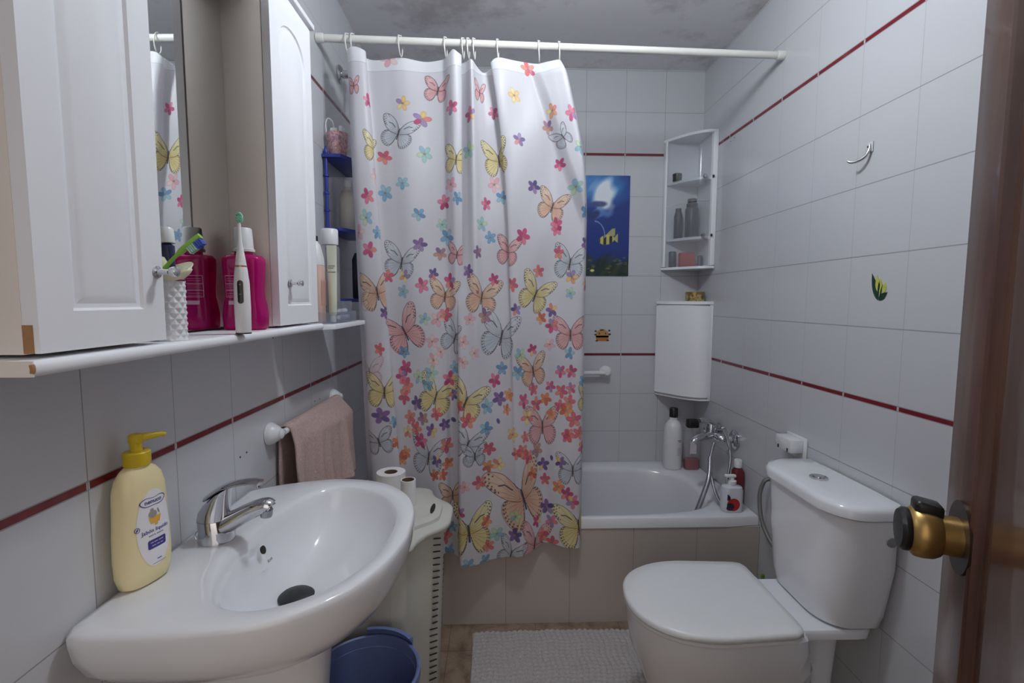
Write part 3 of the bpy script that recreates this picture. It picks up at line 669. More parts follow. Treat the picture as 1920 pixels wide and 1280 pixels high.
# ---- picture tile panel with the undersea photo
def undersea(w, h):
    Y, X = np.mgrid[0:h, 0:w]; x = X / w; y = Y / h; rng = np.random.default_rng(5)
    A = np.empty((h, w, 3)); A[:] = (34, 58, 128)
    def mixc(c, a):
        nonlocal A; A = A + (np.asarray(c, float) - A) * np.clip(a, 0, 1)[..., None]
    def blob(c, cx, cy, rx, ry, s=1.0, n=0): 
        q = 1 - np.hypot((x - cx) / rx, (y - cy) / ry) + (n * N if n else 0); mixc(c, np.clip(q * 2, 0, 1) * s)
    N = sum(np.sin(x * a * 6 + y * b * 7 + c) / (1.0 + k * .4) for k, (a, b, c) in enumerate(rng.uniform(1, 6, (7, 3)))) / 4
    mixc((26, 46, 118), np.clip(y * .9, 0, .7)); blob((66, 132, 196), .56, .12, .5, .22, .9, .2); blob((224, 232, 240), .62, .17, .22, .17, 1, .35); blob((226, 232, 238), .66, .28, .14, .09, .9, .4)
    blob((60, 72, 120), .55, .28, .16, .035, .9, .3); blob((90, 132, 184), .60, .37, .22, .06, .8, .6); blob((28, 44, 98), .38, .38, .2, .06, .9, .5)
    mixc((30, 46, 40), np.clip((y - .78 + .08 * N) * 9, 0, .92)); mixc((66, 76, 46), np.clip((y - .82 + .10 * np.sin(x * 19 + 3 * N)) * 6, 0, 1) * (.5 + .5 * np.sin(x * 41 + y * 33)) * .7)
    for k in range(60):
        cx, cy = rng.uniform(0, 1), rng.uniform(.8, 1); blob(((96, 96, 52), (40, 58, 44), (120, 110, 84), (22, 34, 34))[k % 4], cx, cy, .035, .012, .7)
    blob((232, 224, 150), .48, .945, .04, .018)
    for cx, cy, s, fl in ((.68, .635, .115, 1),):
        px = (x - cx) / s; py = (y - cy + .10 * (x - cx)) / (s * .66 * w / h)
        body = np.clip((1 - np.hypot(px * .95, py)) * 6, 0, 1); st = (np.sin(px * 8.5 + .6) > -.1)
        mixc((190, 184, 110), body); mixc((30, 32, 36), body * (1 - st) * .95)
        tail = (np.abs(py) < (px - .8) * 1.6) & (px < 1.35) & (px > .8); mixc((190, 180, 100), tail * .9)
        fin = (py < -.55) & (py > -1.9) & (px > -.3) & (px < 1.0) & (py > -.7 - (px + .3) * 1.3); mixc((206, 196, 110), fin * .75)
    arc = np.abs(np.hypot((x - .50) / .15, (y - .60) / .15) - 1); mixc((150, 178, 214), (arc < .045) * (x > .50) * (y < .62) * .7)
    return np.clip(A + rng.normal(0, 2, A.shape), 0, 255)
g = NG('printed undersea photo'); ti = g.n('ShaderNodeTexImage'); ti.image = painted('undersea print', undersea(200, 280)); uvn = g.n('ShaderNodeTexCoord')
g.t.links.new(uvn.outputs['UV'], ti.inputs['Vector']); g.set(Base_Color=ti.outputs[0], Roughness=.3)
bm = BM(); box(bm, (.315, YB - .006, 1.403), (.675, YB - .0008, 1.905)); uv = bm.loops.layers.uv.new()
for fc in bm.faces:
    for l in fc.loops: l[uv].uv = ((l.vert.co.x - .315) / .36, (l.vert.co.z - 1.403) / .502)
tag(obj('sea_picture', bm, [g.m]), 'blue undersea picture with a striped fish on the back wall beside the curtain', 'picture')

# ---- white grab bar on the back wall
gb = thing('grab_bar', (.4, YB - .03, .905), 'white plastic bar on the back wall half behind the curtain', 'grab bar')
for x in (.20, .567):
    bm = BM(); lathe(bm, [(.032, .001), (.032, .008), (.022, .018), (.017, .03), (.016, .048), (.010, .053)], (x, YB, .905), 24, (0, -1, 0)); obj('bar_flange', bm, m_plw, gb)
bm = BM(); lathe(bm, [(.011, 0), (.011, .34)], (.213, YB - .042, .905), 18, (1, 0, 0)); obj('bar', bm, m_plw, gb)
# ---- corner cabinets in the far right corner
def qring(z, xl, yr, e=0, side=.016, n=14, fr=0):
    """plan of a corner cabinet: back wall, right wall, side return, curved front"""
    x1, y1 = XR - .001, YB - .001
    pts = [(x1, y1), (xl + e, y1)]
    xs, ys = xl + e, y1 - .012; xe, ye = x1 - side, yr + e
    cx, cy = xl + (xe - xl) * .60, yr - .028 + e
    for k in range(n + 1):
        t = k / n; pts.append(((1 - t) ** 2 * xs + 2 * t * (1 - t) * cx + t * t * xe, (1 - t) ** 2 * ys + 2 * t * (1 - t) * cy + t * t * ye))
    pts.append((x1, yr + e)); return pts
def qfront(xl, yr, z0, z1, th, mat, name, par, side=.016, n=18, gap=.0):
    x1, y1 = XR - .001, YB - .001; xs, ys = xl, y1 - .012; xe, ye = x1 - side - .001, yr
    cx, cy = xl + (xe - xl) * .60, yr - .028; a = []; b = []
    for k in range(n + 1):
        t = k / n; p = Vector(((1 - t) ** 2 * xs + 2 * t * (1 - t) * cx + t * t * xe, (1 - t) ** 2 * ys + 2 * t * (1 - t) * cy + t * t * ye))
        d = Vector((2 * (1 - t) * (cx - xs) + 2 * t * (xe - cx), 2 * (1 - t) * (cy - ys) + 2 * t * (ye - cy))).normalized(); nn = Vector((d.y, -d.x))
        a.append(tuple(p + nn * gap)); b.append(tuple(p + nn * (gap + th)))
    bm = BM(); prism(bm, a + b[::-1], z0, z1); return obj(name, bm, mat, par)
lc = thing('corner_cabinet', (.95, 2.42, .795), 'closed white corner cabinet above the bath with a plain curved door', 'corner cabinet')
XA, YA = .832, 2.318
bm = BM(); prism(bm, qring(0, XA + .004, YA + .006), .797, 1.256); obj('cabinet_body', bm, m_mdf, lc)
qfront(XA, YA, .806, 1.252, .010, m_mdf, 'curved_door', lc, gap=.001)
bm = BM(); prism(bm, qring(0, XA - .004, YA - .008, side=.003), 1.2585, 1.274, bev=.002); obj('top_board', bm, m_mdf, lc)
bm = BM(); prism(bm, qring(0, XA - .001, YA - .004, side=.005), .788, .7965, bev=.001); obj('bottom_board', bm, m_mdf, lc)
bm = BM(); box(bm, (XR - .0165, YA - .006, .797), (XR - .001, YB - .002, 1.258), .001); obj('side_panel', bm, m_mdf, lc)
uc = thing('corner_shelf_unit', (.95, 2.42, 1.44), 'white corner shelf unit with a clear curved door on the back wall corner', 'corner cabinet')
XB, YC = .850, 2.335
bm = BM(); box(bm, (XB - .003, YB - .012, 1.447), (XR - .02, YB - .001, 2.066)); obj('back_panel', bm, m_mdf, uc)
bm = BM(); box(bm, (XR - .024, YC - .014, 1.447), (XR - .001, YB - .0125, 2.066), .001); obj('side_panel', bm, m_mdf, uc)
bm = BM(); box(bm, (XB - .004, YB - .030, 1.447), (XB + .006, YB - .0125, 2.066)); obj('edge_strip', bm, m_mdf, uc)
for z, nm in ((1.432, 'bottom_board'), (1.573, 'shelf_board'), (1.853, 'shelf_board'), (2.066, 'top_board')):
    bm = BM(); prism(bm, qring(0, XB + (.008 if nm == 'shelf_board' else -.006), YC + (.004 if nm == 'shelf_board' else -.012), side=.026 if nm == 'shelf_board' else .004), z, z + .012, bev=.0015); obj(nm, bm, m_mdf, uc)
g = NG('clear acrylic door'); tb = g.n('ShaderNodeBsdfTransparent'); tb.inputs[0].default_value = (.93, .94, .95, 1); ms_ = g.n('ShaderNodeMixShader'); ms_.inputs[0].default_value = .14
g.set(Base_Color=lin((205, 206, 210)), Roughness=.12); g.bump(g.noise(30, 2), .02)
g.t.links.new(tb.outputs[0], ms_.inputs[1]); g.t.links.new(g.b.outputs[0], ms_.inputs[2]); g.t.links.new(ms_.outputs[0], g.t.nodes['Material Output'].inputs['Surface']); m_acr = g.m
for z0, z1 in ((1.446, 1.748), (1.752, 2.064)):
    dr = qfront(XB, YC, z0, z1, .003, m_acr, 'clear_door', uc, side=.030, gap=.002)
for z in (1.588, 1.862):
    bm = BM(); box(bm, (XR - .026, YC - .022, z - .006), (XR - .019, YC - .0142, z + .006), .001); obj('door_catch', bm, m_blk, uc)
    bm = BM(); lathe(bm, [(.004, 0), (.004, .012), (.0095, .014), (.0105, .021), (.006, .026)], (.985, YC - .004, z), 18, (-.3, -.95, 0)); obj('door_knob', bm, m_chr, uc)
# what stands in it
def lath(name, prof, c, m, label, cat, n=28):
    bm = BM(); lathe(bm, prof, c, n); return tag(obj(name, bm, m), label, cat)
m_navy = M('dark navy plastic', (40, 40, 54), .35); m_char = M('charcoal plastic', (52, 50, 54), .4); m_pink = M('coral pink tin', (186, 74, 64), .45, var=.25, scale=90)
lath('cosmetic_jar', [(.021, 0), (.022, .004), (.022, .022), (.0225, .0225), (.0225, .034), (.020, .036)], (.893, 2.440, 1.8655), m_char, 'small dark jar on the upper shelf of the clear corner unit', 'jar')
t = thing('spray_can', (.968, 2.43, 1.5855), 'tall dark can with capped top inside the clear corner unit', 'can')
bm = BM(); lathe(bm, [(.031, 0), (.032, .003), (.032, .140), (.029, .148), (.022, .152)], (.968, 2.43, 1.5855)); obj('can_body', bm, m_navy, t)
bm = BM(); lathe(bm, [(.026, .1525), (.027, .156), (.027, .170)], (.968, 2.43, 1.5855)); obj('can_cap', bm, m_blk, t)
bm = BM(); lathe(bm, [(.022, .1725), (.022, .192), (.016, .194)], (.968, 2.43, 1.5855)); obj('cap_ring', bm, m_char, t)
lath('shampoo_bottle', [(.019, 0), (.021, .004), (.021, .11), (.017, .128), (.014, .134), (.014, .150)], (.911, 2.458, 1.5855), m_navy, 'shorter dark bottle left of the tall can inside the clear corner unit', 'bottle')
bm = BM(); box(bm, (.912, 2.412, 1.4445), (.988, 2.450, 1.516), .006, 2)
tag(obj('cosmetic_box', bm, m_pink), 'coral pink box on the lowest shelf of the clear corner unit', 'box')
lath('storage_jar', [(.017, 0), (.018, .003), (.018, .075), (.015, .08)], (.892, 2.472, 1.4445), M('grey green glass', (78, 86, 90), .3), 'grey jar at the left behind the pink box', 'jar')
lath('cream_jar', [(.011, 0), (.012, .003), (.012, .05), (.010, .053)], (1.003, 2.398, 1.4445), M('slate jar', (84, 88, 98), .35), 'small slate jar to the right of the pink box', 'jar')
t = thing('gold_tin', (.985, 2.40, 1.2745), 'gold patterned round tin on top of the closed corner cabinet', 'tin')
g = NG('gold printed tin'); g.set(Base_Color=g.ramp(g.noise(70, 3), [(.35, lin((96, 84, 48))), (.5, lin((170, 150, 96))), (.62, lin((206, 192, 140))), (.72, lin((98, 108, 66)))]), Metallic=.3, Roughness=.4)
bm = BM(); lathe(bm, [(.044, 0), (.045, .002), (.045, .032)], (.985, 2.40, 1.2745), 36); obj('tin_body', bm, g.m, t)
bm = BM(); lathe(bm, [(.0455, .0325), (.0455, .044), (.043, .046)], (.985, 2.40, 1.2745), 36); obj('tin_lid', bm, m_brass, t)

# ---- bottles on the bath rim
RZ = .4282
m_btw = M('white bottle plastic', (222, 222, 224), .28, var=.015); m_tx = M('grey print', (112, 112, 118), .5)
def strokes(bm, pts, fn, h):
    for (x0, x1, z) in pts:
        k = 6; vs0 = [bm.verts.new(fn(x0 + (x1 - x0) * i / k, z)) for i in range(k + 1)]; vs1 = [bm.verts.new(fn(x0 + (x1 - x0) * i / k, z + h)) for i in range(k + 1)]
        for i in range(k): tri(bm, (vs0[i], vs0[i + 1], vs1[i + 1], vs1[i]))
    return bm
def cylmap(c, r, face):
    """face angle seen from above, x along the surface"""
    return lambda x, z: Vector((c[0] + r * math.cos(face + x / r), c[1] + r * math.sin(face + x / r), z))
c = (.895, 2.395, RZ); t = thing('shampoo_bottle', c, 'tall white bottle with a black cap on the rear bath rim', 'bottle')
bm = BM(); lathe(bm, [(.040, 0), (.044, .004), (.045, .02), (.046, .11), (.045, .19), (.040, .222), (.028, .240), (.020, .247), (.019, .262)], c, 36); bd = obj('bottle_body', bm, m_btw, t)
bm = BM(); lathe(bm, [(.0205, .2625), (.021, .266), (.0205, .306), (.018, .309)], c, 28); obj('bottle_cap', bm, m_blk, t)
fn = cylmap(c, .0468, -PI / 2 + .35); bm = BM()
strokes(bm, [(-.008, .014, RZ + .150), (-.002, .014, RZ + .143)], fn, .0035); obj('bottle_print', bm, m_tx, bd); bm = BM()
strokes(bm, [(-.010, .014, RZ + .11 - .008 * k) for k in range(5)], fn, .0015); obj('bottle_small_print', bm, m_tx, bd)
c = (.985, 2.375, RZ); t = thing('shampoo_bottle', c, 'half-empty clear bottle with black cap and red liquid on the bath rim', 'bottle')
g = NG('clear bottle'); tb3 = g.n('ShaderNodeBsdfTransparent'); tb3.inputs[0].default_value = (.94, .93, .94, 1); m3 = g.n('ShaderNodeMixShader'); m3.inputs[0].default_value = .22
g.set(Base_Color=lin((206, 202, 206)), Roughness=.08); g.bump(g.noise(40, 1), .01); g.t.links.new(tb3.outputs[0], m3.inputs[1]); g.t.links.new(g.b.outputs[0], m3.inputs[2]); g.t.links.new(m3.outputs[0], g.t.nodes['Material Output'].inputs['Surface']); m_clr = g.m
bm = BM(); loft(bm, [z3(rrect(c[0], c[1], a, b, min(a, b) * .7), c[2] + z) for a, b, z in ((.034, .022, 0), (.037, .024, .004), (.038, .025, .09), (.037, .025, .18), (.032, .023, .205), (.026, .02, .215))]); bd = obj('bottle_body', bm, m_clr, t)
bm = BM(); loft(bm, [z3(rrect(c[0], c[1], a, b, min(a, b) * .7), c[2] + z) for a, b, z in ((.032, .020, .003), (.0355, .0225, .006), (.0365, .0235, .05), (.0365, .0235, .052))]); obj('red_liquid', bm, M('red shampoo', (150, 24, 44), .2, var=.1), bd)
bm = BM(); loft(bm, [z3(rrect(c[0], c[1], a, b, min(a, b) * .6), c[2] + z) for a, b, z in ((.029, .021, .2155), (.030, .022, .219), (.029, .021, .250), (.027, .019, .253))]); obj('bottle_cap', bm, m_blk, t)
bm = BM(); box(bm, (c[0] - .018, c[1] - .0262, RZ + .085), (c[0] + .014, c[1] - .0255, RZ + .15)); obj('bottle_label', bm, M('pale label', (206, 200, 206), .5), bd)
c = (.952, 1.885, RZ); t = thing('soap_pump', c, 'short white pump bottle with a red circle print at the bath corner', 'soap dispenser')
bm = BM(); loft(bm, [z3(rrect(c[0], c[1], a, b, b * .8), c[2] + z) for a, b, z in ((.038, .024, 0), (.041, .027, .004), (.042, .028, .03), (.042, .028, .085), (.038, .025, .100), (.018, .014, .107), (.0165, .0135, .109))]); bd = obj('bottle_body', bm, M('frosted white plastic', (206, 208, 216), .25), t)
bm = BM(); lathe(bm, [(.017, .109), (.0175, .112), (.017, .124), (.009, .126), (.008, .138)], c, 24); box(bm, (c[0] - .030, c[1] - .009, RZ + .138), (c[0] + .014, c[1] + .009, RZ + .149), .004, 2); obj('pump', bm, m_plw, t)
fy = c[1] - .0285
def fpl(x, z): return Vector((c[0] + x, fy + .014 * max(0, (abs(x) - .026)) / .014, c[2] + z))
bm = BM(); patch(bm, ell(-.004, .034, .026, .026), fpl, 6); obj('red_print', bm, M('red print', (176, 46, 42), .4), bd)
bm = BM(); patch(bm, ell(-.018, .026, .017, .016), lambda x, z: fpl(x, z) + Vector((0, -.0004, 0)), 6); patch(bm, ell(-.028, .064, .010, .014, rot=.6), lambda x, z: fpl(x, z) + Vector((0, -.0002, 0)), 6); obj('dark_print', bm, M('dark berry print', (48, 44, 58), .4), bd)
c = (1.014, 1.962, RZ); t = thing('shower_gel_bottle', c, 'slim dark red bottle with white cap behind the pump bottle', 'bottle')
g = NG('tinted red bottle'); g.set(Base_Color=g.mix(g.noise(30), lin((128, 52, 62)), lin((140, 62, 70))), Roughness=.12, Transmission_Weight=.45, IOR=1.3)
bm = BM(); loft(bm, [z3(rrect(c[0], c[1], a, b, b * .8), c[2] + z) for a, b, z in ((.022, .018, 0), (.024, .020, .003), (.025, .021, .11), (.024, .020, .135), (.015, .014, .150), (.013, .013, .152))]); bd = obj('bottle_body', bm, g.m, t)
bm = BM(); lathe(bm, [(.0155, .1525), (.016, .155), (.016, .182), (.014, .185)], c, 24); obj('bottle_cap', bm, m_plw, t)

# ---- green bottle behind the toilet
c = (.990, 1.70, 0); t = thing('cleaner_bottle', c, 'green cleaner bottle standing on the floor between toilet and bath', 'bottle')
m_grn = M('green plastic', (96, 140, 44), .35)
bm = BM(); lathe(bm, [(.030, 0), (.032, .004), (.032, .15), (.020, .19), (.013, .20), (.013, .212)], c, 28); obj('bottle_body', bm, m_grn, t)
bm = BM(); lathe(bm, [(.015, .2125), (.015, .235), (.007, .238), (.006, .262)], c, 20); obj('bottle_cap', bm, m_grn, t)
# ================================================================== LEFT SIDE
# ---- mirror cabinet: two cupboards, mirror between, shelf below
XM, XF = -.575, -.476                    # mirror face, door face
YA0, YA1, YB0, YB1 = .520, .714, 1.085, 1.313
ZB, ZT = 1.2165, 1.962
XW = XL + .001
mc = thing('mirror_cabinet', (-.54, .92, 1.19), 'white bathroom mirror cabinet with two doors and a shelf on the left wall', 'mirror cabinet')
bm = BM(); box(bm, (XW, .505, 1.1955), (-.468, 1.330, 1.2125)); 
bmesh.ops.bevel(bm, geom=[e for e in bm.edges if all(abs(v.co.x + .468) < 1e-4 for v in e.verts) and abs(e.verts[0].co.y - e.verts[1].co.y) > .1], offset=.0075, segments=4, affect='EDGES', profile=.5)
shelf = obj('shelf_board', bm, m_mdf, mc)
bm = BM(); box(bm, (XW, .5035, 1.1958), (-.4700, .5049, 1.2122)); obj('shelf_end', bm, m_mela, shelf)
bm = BM(); tube(bm, [(-.4708, .5036, 1.2000), (-.4700, .5034, 1.204), (-.4712, .5036, 1.2085)], .0022, 6); obj('worn_edge', bm, m_brown, shelf)
bm = BM(); box(bm, (XW, YA1, ZB), (XM - .004, YB0, ZT)); obj('back_board', bm, m_mela, mc)
g = NG('silvered mirror'); g.set(Base_Color=g.mix(g.noise(2), (.80, .82, .81), (.82, .84, .83)), Metallic=1.0, Roughness=.01)
bm = BM(); box(bm, (XM - .0039, YA1 + .0005, ZB + .0005), (XM, YB0 - .0022, ZT - .05)); obj('mirror', bm, g.m, mc)
def arch(y0, y1, z0, z1, h, n=14):
    """panel outline with an arched head"""
    c = (y0 + y1) / 2; w = (y1 - y0) / 2; pts = [(y0, z0), (y1, z0)]
    for k in range(n + 1):
        a = PI * k / n; pts.append((c + w * math.cos(a), z1 - h + h * math.sin(a) ** .8))
    return pts
for (y0, y1, kn, sd) in ((YA0, YA1, YA1 - .012, 1), (YB0, YB1, YB0 + .060, -1)):
    bm = BM(); box(bm, (XW, y0 + .002, ZB), (XF - .0188, y1 - .0005, ZT), .0008); body = obj('cabinet_body', bm, m_mela, mc)
    if sd > 0:
        bm = BM(); box(bm, (XW, y0, ZB), (XF - .062, y0 + .0019, ZT)); obj('side_strip', bm, m_mela, body)
    # door slab with a routed, arched field
    bm = BM(); D0 = ZB + .0015; D1 = ZT - .006
    pin = lambda e: arch(y0 + .043 + e, y1 - .040 - e, D0 + .044 + e, D1 - .060 - e * .8, .062)
    lo_ = [bm.verts.new((XF, y, z)) for y, z in ((y0, D0 + .0), (y1, D0), (y1, D1), (y0, D1))]
    hole = [bm.verts.new((XF, y, z)) for y, z in pin(0)]
    es = [bm.edges.new((a[i], a[(i + 1) % len(a)])) for a in (lo_, hole) for i in range(len(a))]
    bmesh.ops.triangle_fill(bm, edges=es, use_beauty=True, normal=(1, 0, 0))
    prev = hole
    for e, dx in ((.003, -.0035), (.008, -.0040), (.016, -.0012), (.020, -.0004)):
        cur = [bm.verts.new((XF + dx, y, z)) for y, z in pin(e)]
        for i in range(len(cur)): tri(bm, (prev[i], prev[(i + 1) % len(cur)], cur[(i + 1) % len(cur)], cur[i]))
        prev = cur
    tri(bm, prev)
    bk = [bm.verts.new((XF - .0165, v.co.y, v.co.z)) for v in lo_]
    for i in range(4): tri(bm, (lo_[i], lo_[(i + 1) % 4], bk[(i + 1) % 4], bk[i]))
    tri(bm, bk); dr = obj('cabinet_door', bm, m_mdf, mc, auto=24)
    bm = BM(); lathe(bm, [(.0085, 0), (.0085, .0015), (.0042, .003), (.0036, .016), (.0065, .019), (.0078, .024), (.0065, .028), (.002, .030)], (XF, kn, 1.3135), 24, (1, 0, 0)); obj('knob', bm, m_chr, dr)
    if sd > 0:
        bm = BM(); box(bm, (XF - .0166, y0 - .0008, D0), (XF - .006, y0 - .00005, D0 + .030)); obj('worn_edge', bm, m_brown, dr)
bm = BM(); box(bm, (XW, .508, ZT + .0005), (-.468, 1.328, ZT + .014), .003, 2); obj('cornice', bm, m_mdf, mc)
bm = BM(); box(bm, (XM - .003, YA1 + .001, ZT - .05), (-.50, YB0 - .001, ZT), .002); cn = obj('lamp_canopy', bm, m_mdf, mc)
bm = BM(); lathe(bm, [(.026, 0), (.030, -.004), (.030, -.030), (.024, -.040), (.010, -.043)], (-.535, .915, ZT - .0505), 28); obj('spot_lamp', bm, m_plw, cn)
# box on top
bm = BM(); box(bm, (-.575, 1.060, 1.9765), (-.492, 1.200, 2.125), .003)
g = NG('pale green striped carton'); x = g.wpos(); s_ = g.ma('LESS_THAN', g.ma('PINGPONG', x[2], .012), .004)
g.set(Base_Color=g.mix(s_, lin((222, 232, 228)), lin((166, 206, 182))), Roughness=.5)
tag(obj('carton', bm, g.m), 'white and green carton on top of the mirror cabinet', 'box')

# ---- things on the cabinet shelf
SZ = 1.2130
m_mag = NG('magenta mouthwash'); m_mag.set(Base_Color=m_mag.mix(m_mag.noise(14, 2), lin((198, 14, 128)), lin((210, 28, 140))), Roughness=.07)
tg_ = m_mag.n('ShaderNodeBsdfTranslucent'); tg_.inputs[0].default_value = (*lin((226, 40, 150)), 1); mg_ = m_mag.n('ShaderNodeMixShader'); mg_.inputs[0].default_value = .5
m_mag.t.links.new(m_mag.b.outputs[0], mg_.inputs[1]); m_mag.t.links.new(tg_.outputs[0], mg_.inputs[2]); m_mag.t.links.new(mg_.outputs[0], m_mag.t.nodes['Material Output'].inputs['Surface']); m_mag = m_mag.m
c = (-.524, 1.035, SZ); mw_ = thing('mouthwash_bottle', c, 'magenta mouthwash bottle with white cap on the cabinet shelf', 'mouthwash')
bm = BM()
prof = [(.036, .021, 0), (.0415, .025, .004), (.0425, .026, .03), (.040, .024, .052), (.0365, .022, .068), (.0365, .022, .085), (.0385, .023, .11), (.040, .024, .138), (.0395, .0235, .146), (.034, .020, .1525), (.016, .014, .155), (.0155, .0145, .160)]
loft(bm, [z3(rrect(c[0], c[1], a, b, min(a, b) * .75), SZ + z) for a, b, z in prof]); bd = obj('bottle_body', bm, m_mag, mw_, auto=60)
bm = BM(); lathe(bm, [(.0215, .1605), (.0215, .166), (.0195, .167), (.017, .207), (.0155, .209)], c, 32); obj('bottle_cap', bm, m_plw, mw_)
def mwf(x, z):
    a, b = np.interp(z, [p[2] for p in prof], [p[0] for p in prof]), np.interp(z, [p[2] for p in prof], [p[1] for p in prof])
    return Vector((c[0] + x, c[1] - b - .0004 + max(0, abs(x) - a + b * .75) ** 2 / (b * .75) * .6, SZ + z))
m_lbl = M('printed label lines', (232, 190, 214), .5)
bm = BM(); strokes(bm, [(-.029, .006, z) for z in (.110, .094, .080, .067)], mwf, .0012); strokes(bm, [(-.029, -.0280, z) for z in np.arange(.067, .110, .004)], mwf, .004); strokes(bm, [(.005, .006, z) for z in np.arange(.067, .110, .004)], mwf, .004)
strokes(bm, [(-.026, .002, .104 - .0042 * k) for k in range(9) if k not in (2, 6)], mwf, .0006); strokes(bm, [(-.022, .004, .052)], mwf, .008); obj('bottle_label', bm, m_lbl, bd)
# electric toothbrush
c = (-.464, .905, SZ); et = thing('electric_toothbrush', c, 'white electric toothbrush standing on the shelf before the magenta mouthwash', 'electric toothbrush')
m_etw = M('glossy white toothbrush', (230, 230, 232), .2, var=.01)
bm = BM(); lathe(bm, [(.0125, .0022), (.0130, .004), (.0138, .05), (.0132, .09), (.0105, .118), (.0098, .121)], c, 32); hb = obj('handle', bm, m_etw, et)
bm = BM(); lathe(bm, [(.0132, 0), (.0132, .0020)], c, 32); obj('foot_ring', bm, m_blk, et)
bm = BM(); lathe(bm, [(.0098, .1212), (.0098, .1235)], c, 32); obj('copper_ring', bm, M('copper ring', (190, 130, 108), .3, .8), et)
bm = BM(); lathe(bm, [(.0096, .1237), (.0075, .140), (.0045, .160), (.0034, .170), (.0030, .195), (.0028, .200)], c, 24); hd_ = obj('brush_head', bm, m_etw, et)
hx = Vector((.25, -1, 0)).normalized(); h0 = Vector((c[0], c[1] + .004, SZ + .2085))
bm = BM(); loft(bm, [circ(h0 + hx * e, r, 28, hx, r * 1.9) for r, e in ((.0054, 0), (.0056, .001), (.0056, .0035), (.0050, .0052))]); obj('brush_plate', bm, M('mint brush plate', (150, 205, 184), .4), hd_)
bm = BM()
for k in range(10): lathe(bm, [(.0011, 0), (.0011, .007)], (c[0] + .0035 * math.cos(k * .628), c[1] - .001, SZ + .2085 + .0078 * math.sin(k * .628)), 6, (.25, -1, 0))
obj('bristles', bm, M('mint bristles', (120, 190, 164), .5), hd_)
fn = lambda x, z: Vector((c[0] + .0142 * math.sin(x / .0142 + .28), c[1] - .0142 * math.cos(x / .0142 + .28), SZ + z))
bm = BM(); patch(bm, [tuple(p) for p in rrect(0, .076, .0049, .021, .0045, 32)], fn, 3); pnl = obj('button_panel', bm, M('black glass panel', (26, 24, 28), .2), hb)
bm = BM(); patch(bm, ell(0, .089, .0014, .0014, 10), lambda x, z: fn(x * 1.0, z) * 1 + Vector((.0001, -.0003, 0)), 2); patch(bm, ell(0, .072, .0026, .0005, 10), lambda x, z: fn(x, z) + Vector((.0001, -.0003, 0)), 2); obj('button_mark', bm, m_plug, pnl)
# toothbrush cup
c = (-.502, .761, SZ); cup = thing('toothbrush_cup', c, 'white diamond-textured cup with a cream flower rim on the cabinet shelf', 'toothbrush cup')
bm = BM(); nA, nZ = 140, 120; rings = []
for j in range(nZ + 1):
    zz = .090 * j / nZ; rg = []
    for i in range(nA):
        a = 2 * PI * i / nA
        t1 = (a * 10 / (2 * PI) + zz / .0165) % 1; t2 = (a * 10 / (2 * PI) - zz / .0165) % 1; d = min(t1, 1 - t1, t2, 1 - t2) * 2; r = .0216 + .0030 * d
        rg.append((c[0] + r * math.cos(a), c[1] + r * math.sin(a), SZ + zz))
    rings.append(rg)
inner = [circ((c[0], c[1], SZ + .090), .020, nA), circ((c[0], c[1], SZ + .010), .019, nA)]
loft(bm, rings + inner); obj('cup_body', bm, M('white relief ceramic', (224, 225, 228), .35), cup, auto=80)
m_crm = M('cream ceramic', (232, 228, 198), .3); bm = BM(); rings = []
for (r, z, am) in ((.0215, .0885, 0), (.025, .093, .10), (.032, .101, .24), (.0345, .107, .30), (.0335, .1085, .30), (.027, .101, .16), (.016, .094, .0)):
    rings.append([(c[0] + r * (1 + am * .6 * math.cos(5 * a + .6)) * math.cos(a), c[1] + r * (1 + am * .6 * math.cos(5 * a + .6)) * math.sin(a), SZ + z + .004 + .010 * am * math.cos(5 * a + .6) + .30 * r * (1 + am * .6 * math.cos(5 * a + .6)) * (math.sin(a) * .8 - .5 * math.cos(a)) * (am > 0)) for a in (2 * PI * k / 60 for k in range(60))])
loft(bm, rings, False, False); obj('flower_rim', bm, m_crm, cup, auto=70)
bm = BM(); lathe(bm, [(.009, 0), (.0125, .012), (.010, .022), (.003, .026)], (c[0] - .010, c[1] + .004, SZ + .103), 20, (-.15, 0, 1)); obj('flower_bud', bm, m_crm, cup)
# brushes stuck in the cup
m_gb = M('lime green plastic', (140, 190, 70), .3); m_bb = M('blue bristles', (70, 92, 190), .6); m_bw = M('pale bristles', (170, 206, 190), .6)
b0 = Vector((c[0] - .012, c[1] - .004, SZ + .016)); tb_ = thing('toothbrush', b0, 'green toothbrush with blue bristles leaning out of the white cup', 'toothbrush')
bp = smooth_path([b0, b0 + Vector((.001, 0, .05)), b0 + Vector((.007, 0, .083)), b0 + Vector((.022, .001, .104)), b0 + Vector((.042, .002, .123)), b0 + Vector((.066, .003, .142))], 5)
bm = BM(); tube(bm, bp, [.0034 + .0014 * (k > 18) - .0006 * (12 < k < 18) for k in range(26)], 12); obj('brush_handle', bm, m_gb, tb_)
d = (bp[-1] - bp[-4]).normalized(); pn = Vector((d.z, 0, -d.x)).normalized()
for m_, k0 in ((m_bw, -.026), (m_bb, -.013)):
    bm = BM()
    for i in range(4):
        for q in (-.003, 0, .003):
            lathe(bm, [(.0016, .003), (.0014, .0135)], bp[-1] + d * (k0 + .0033 * i) + Vector((0, q, 0)), 6, pn)
    obj('bristle_tuft', bm, m_, tb_)
c2 = Vector((c[0] + .002, c[1] + .010, SZ + .018)); d2 = Vector((-.06, .02, .99)).normalized()
tp = thing('toothpaste_tube', c2, 'navy toothpaste tube with white cap standing in the cup beside the cabinet door', 'toothpaste')
bm = BM(); rr = [(.003, .009, 0), (.004, .009, .03), (.006, .009, .07), (.0085, .0095, .105), (.0105, .0105, .126), (.006, .006, .130)]
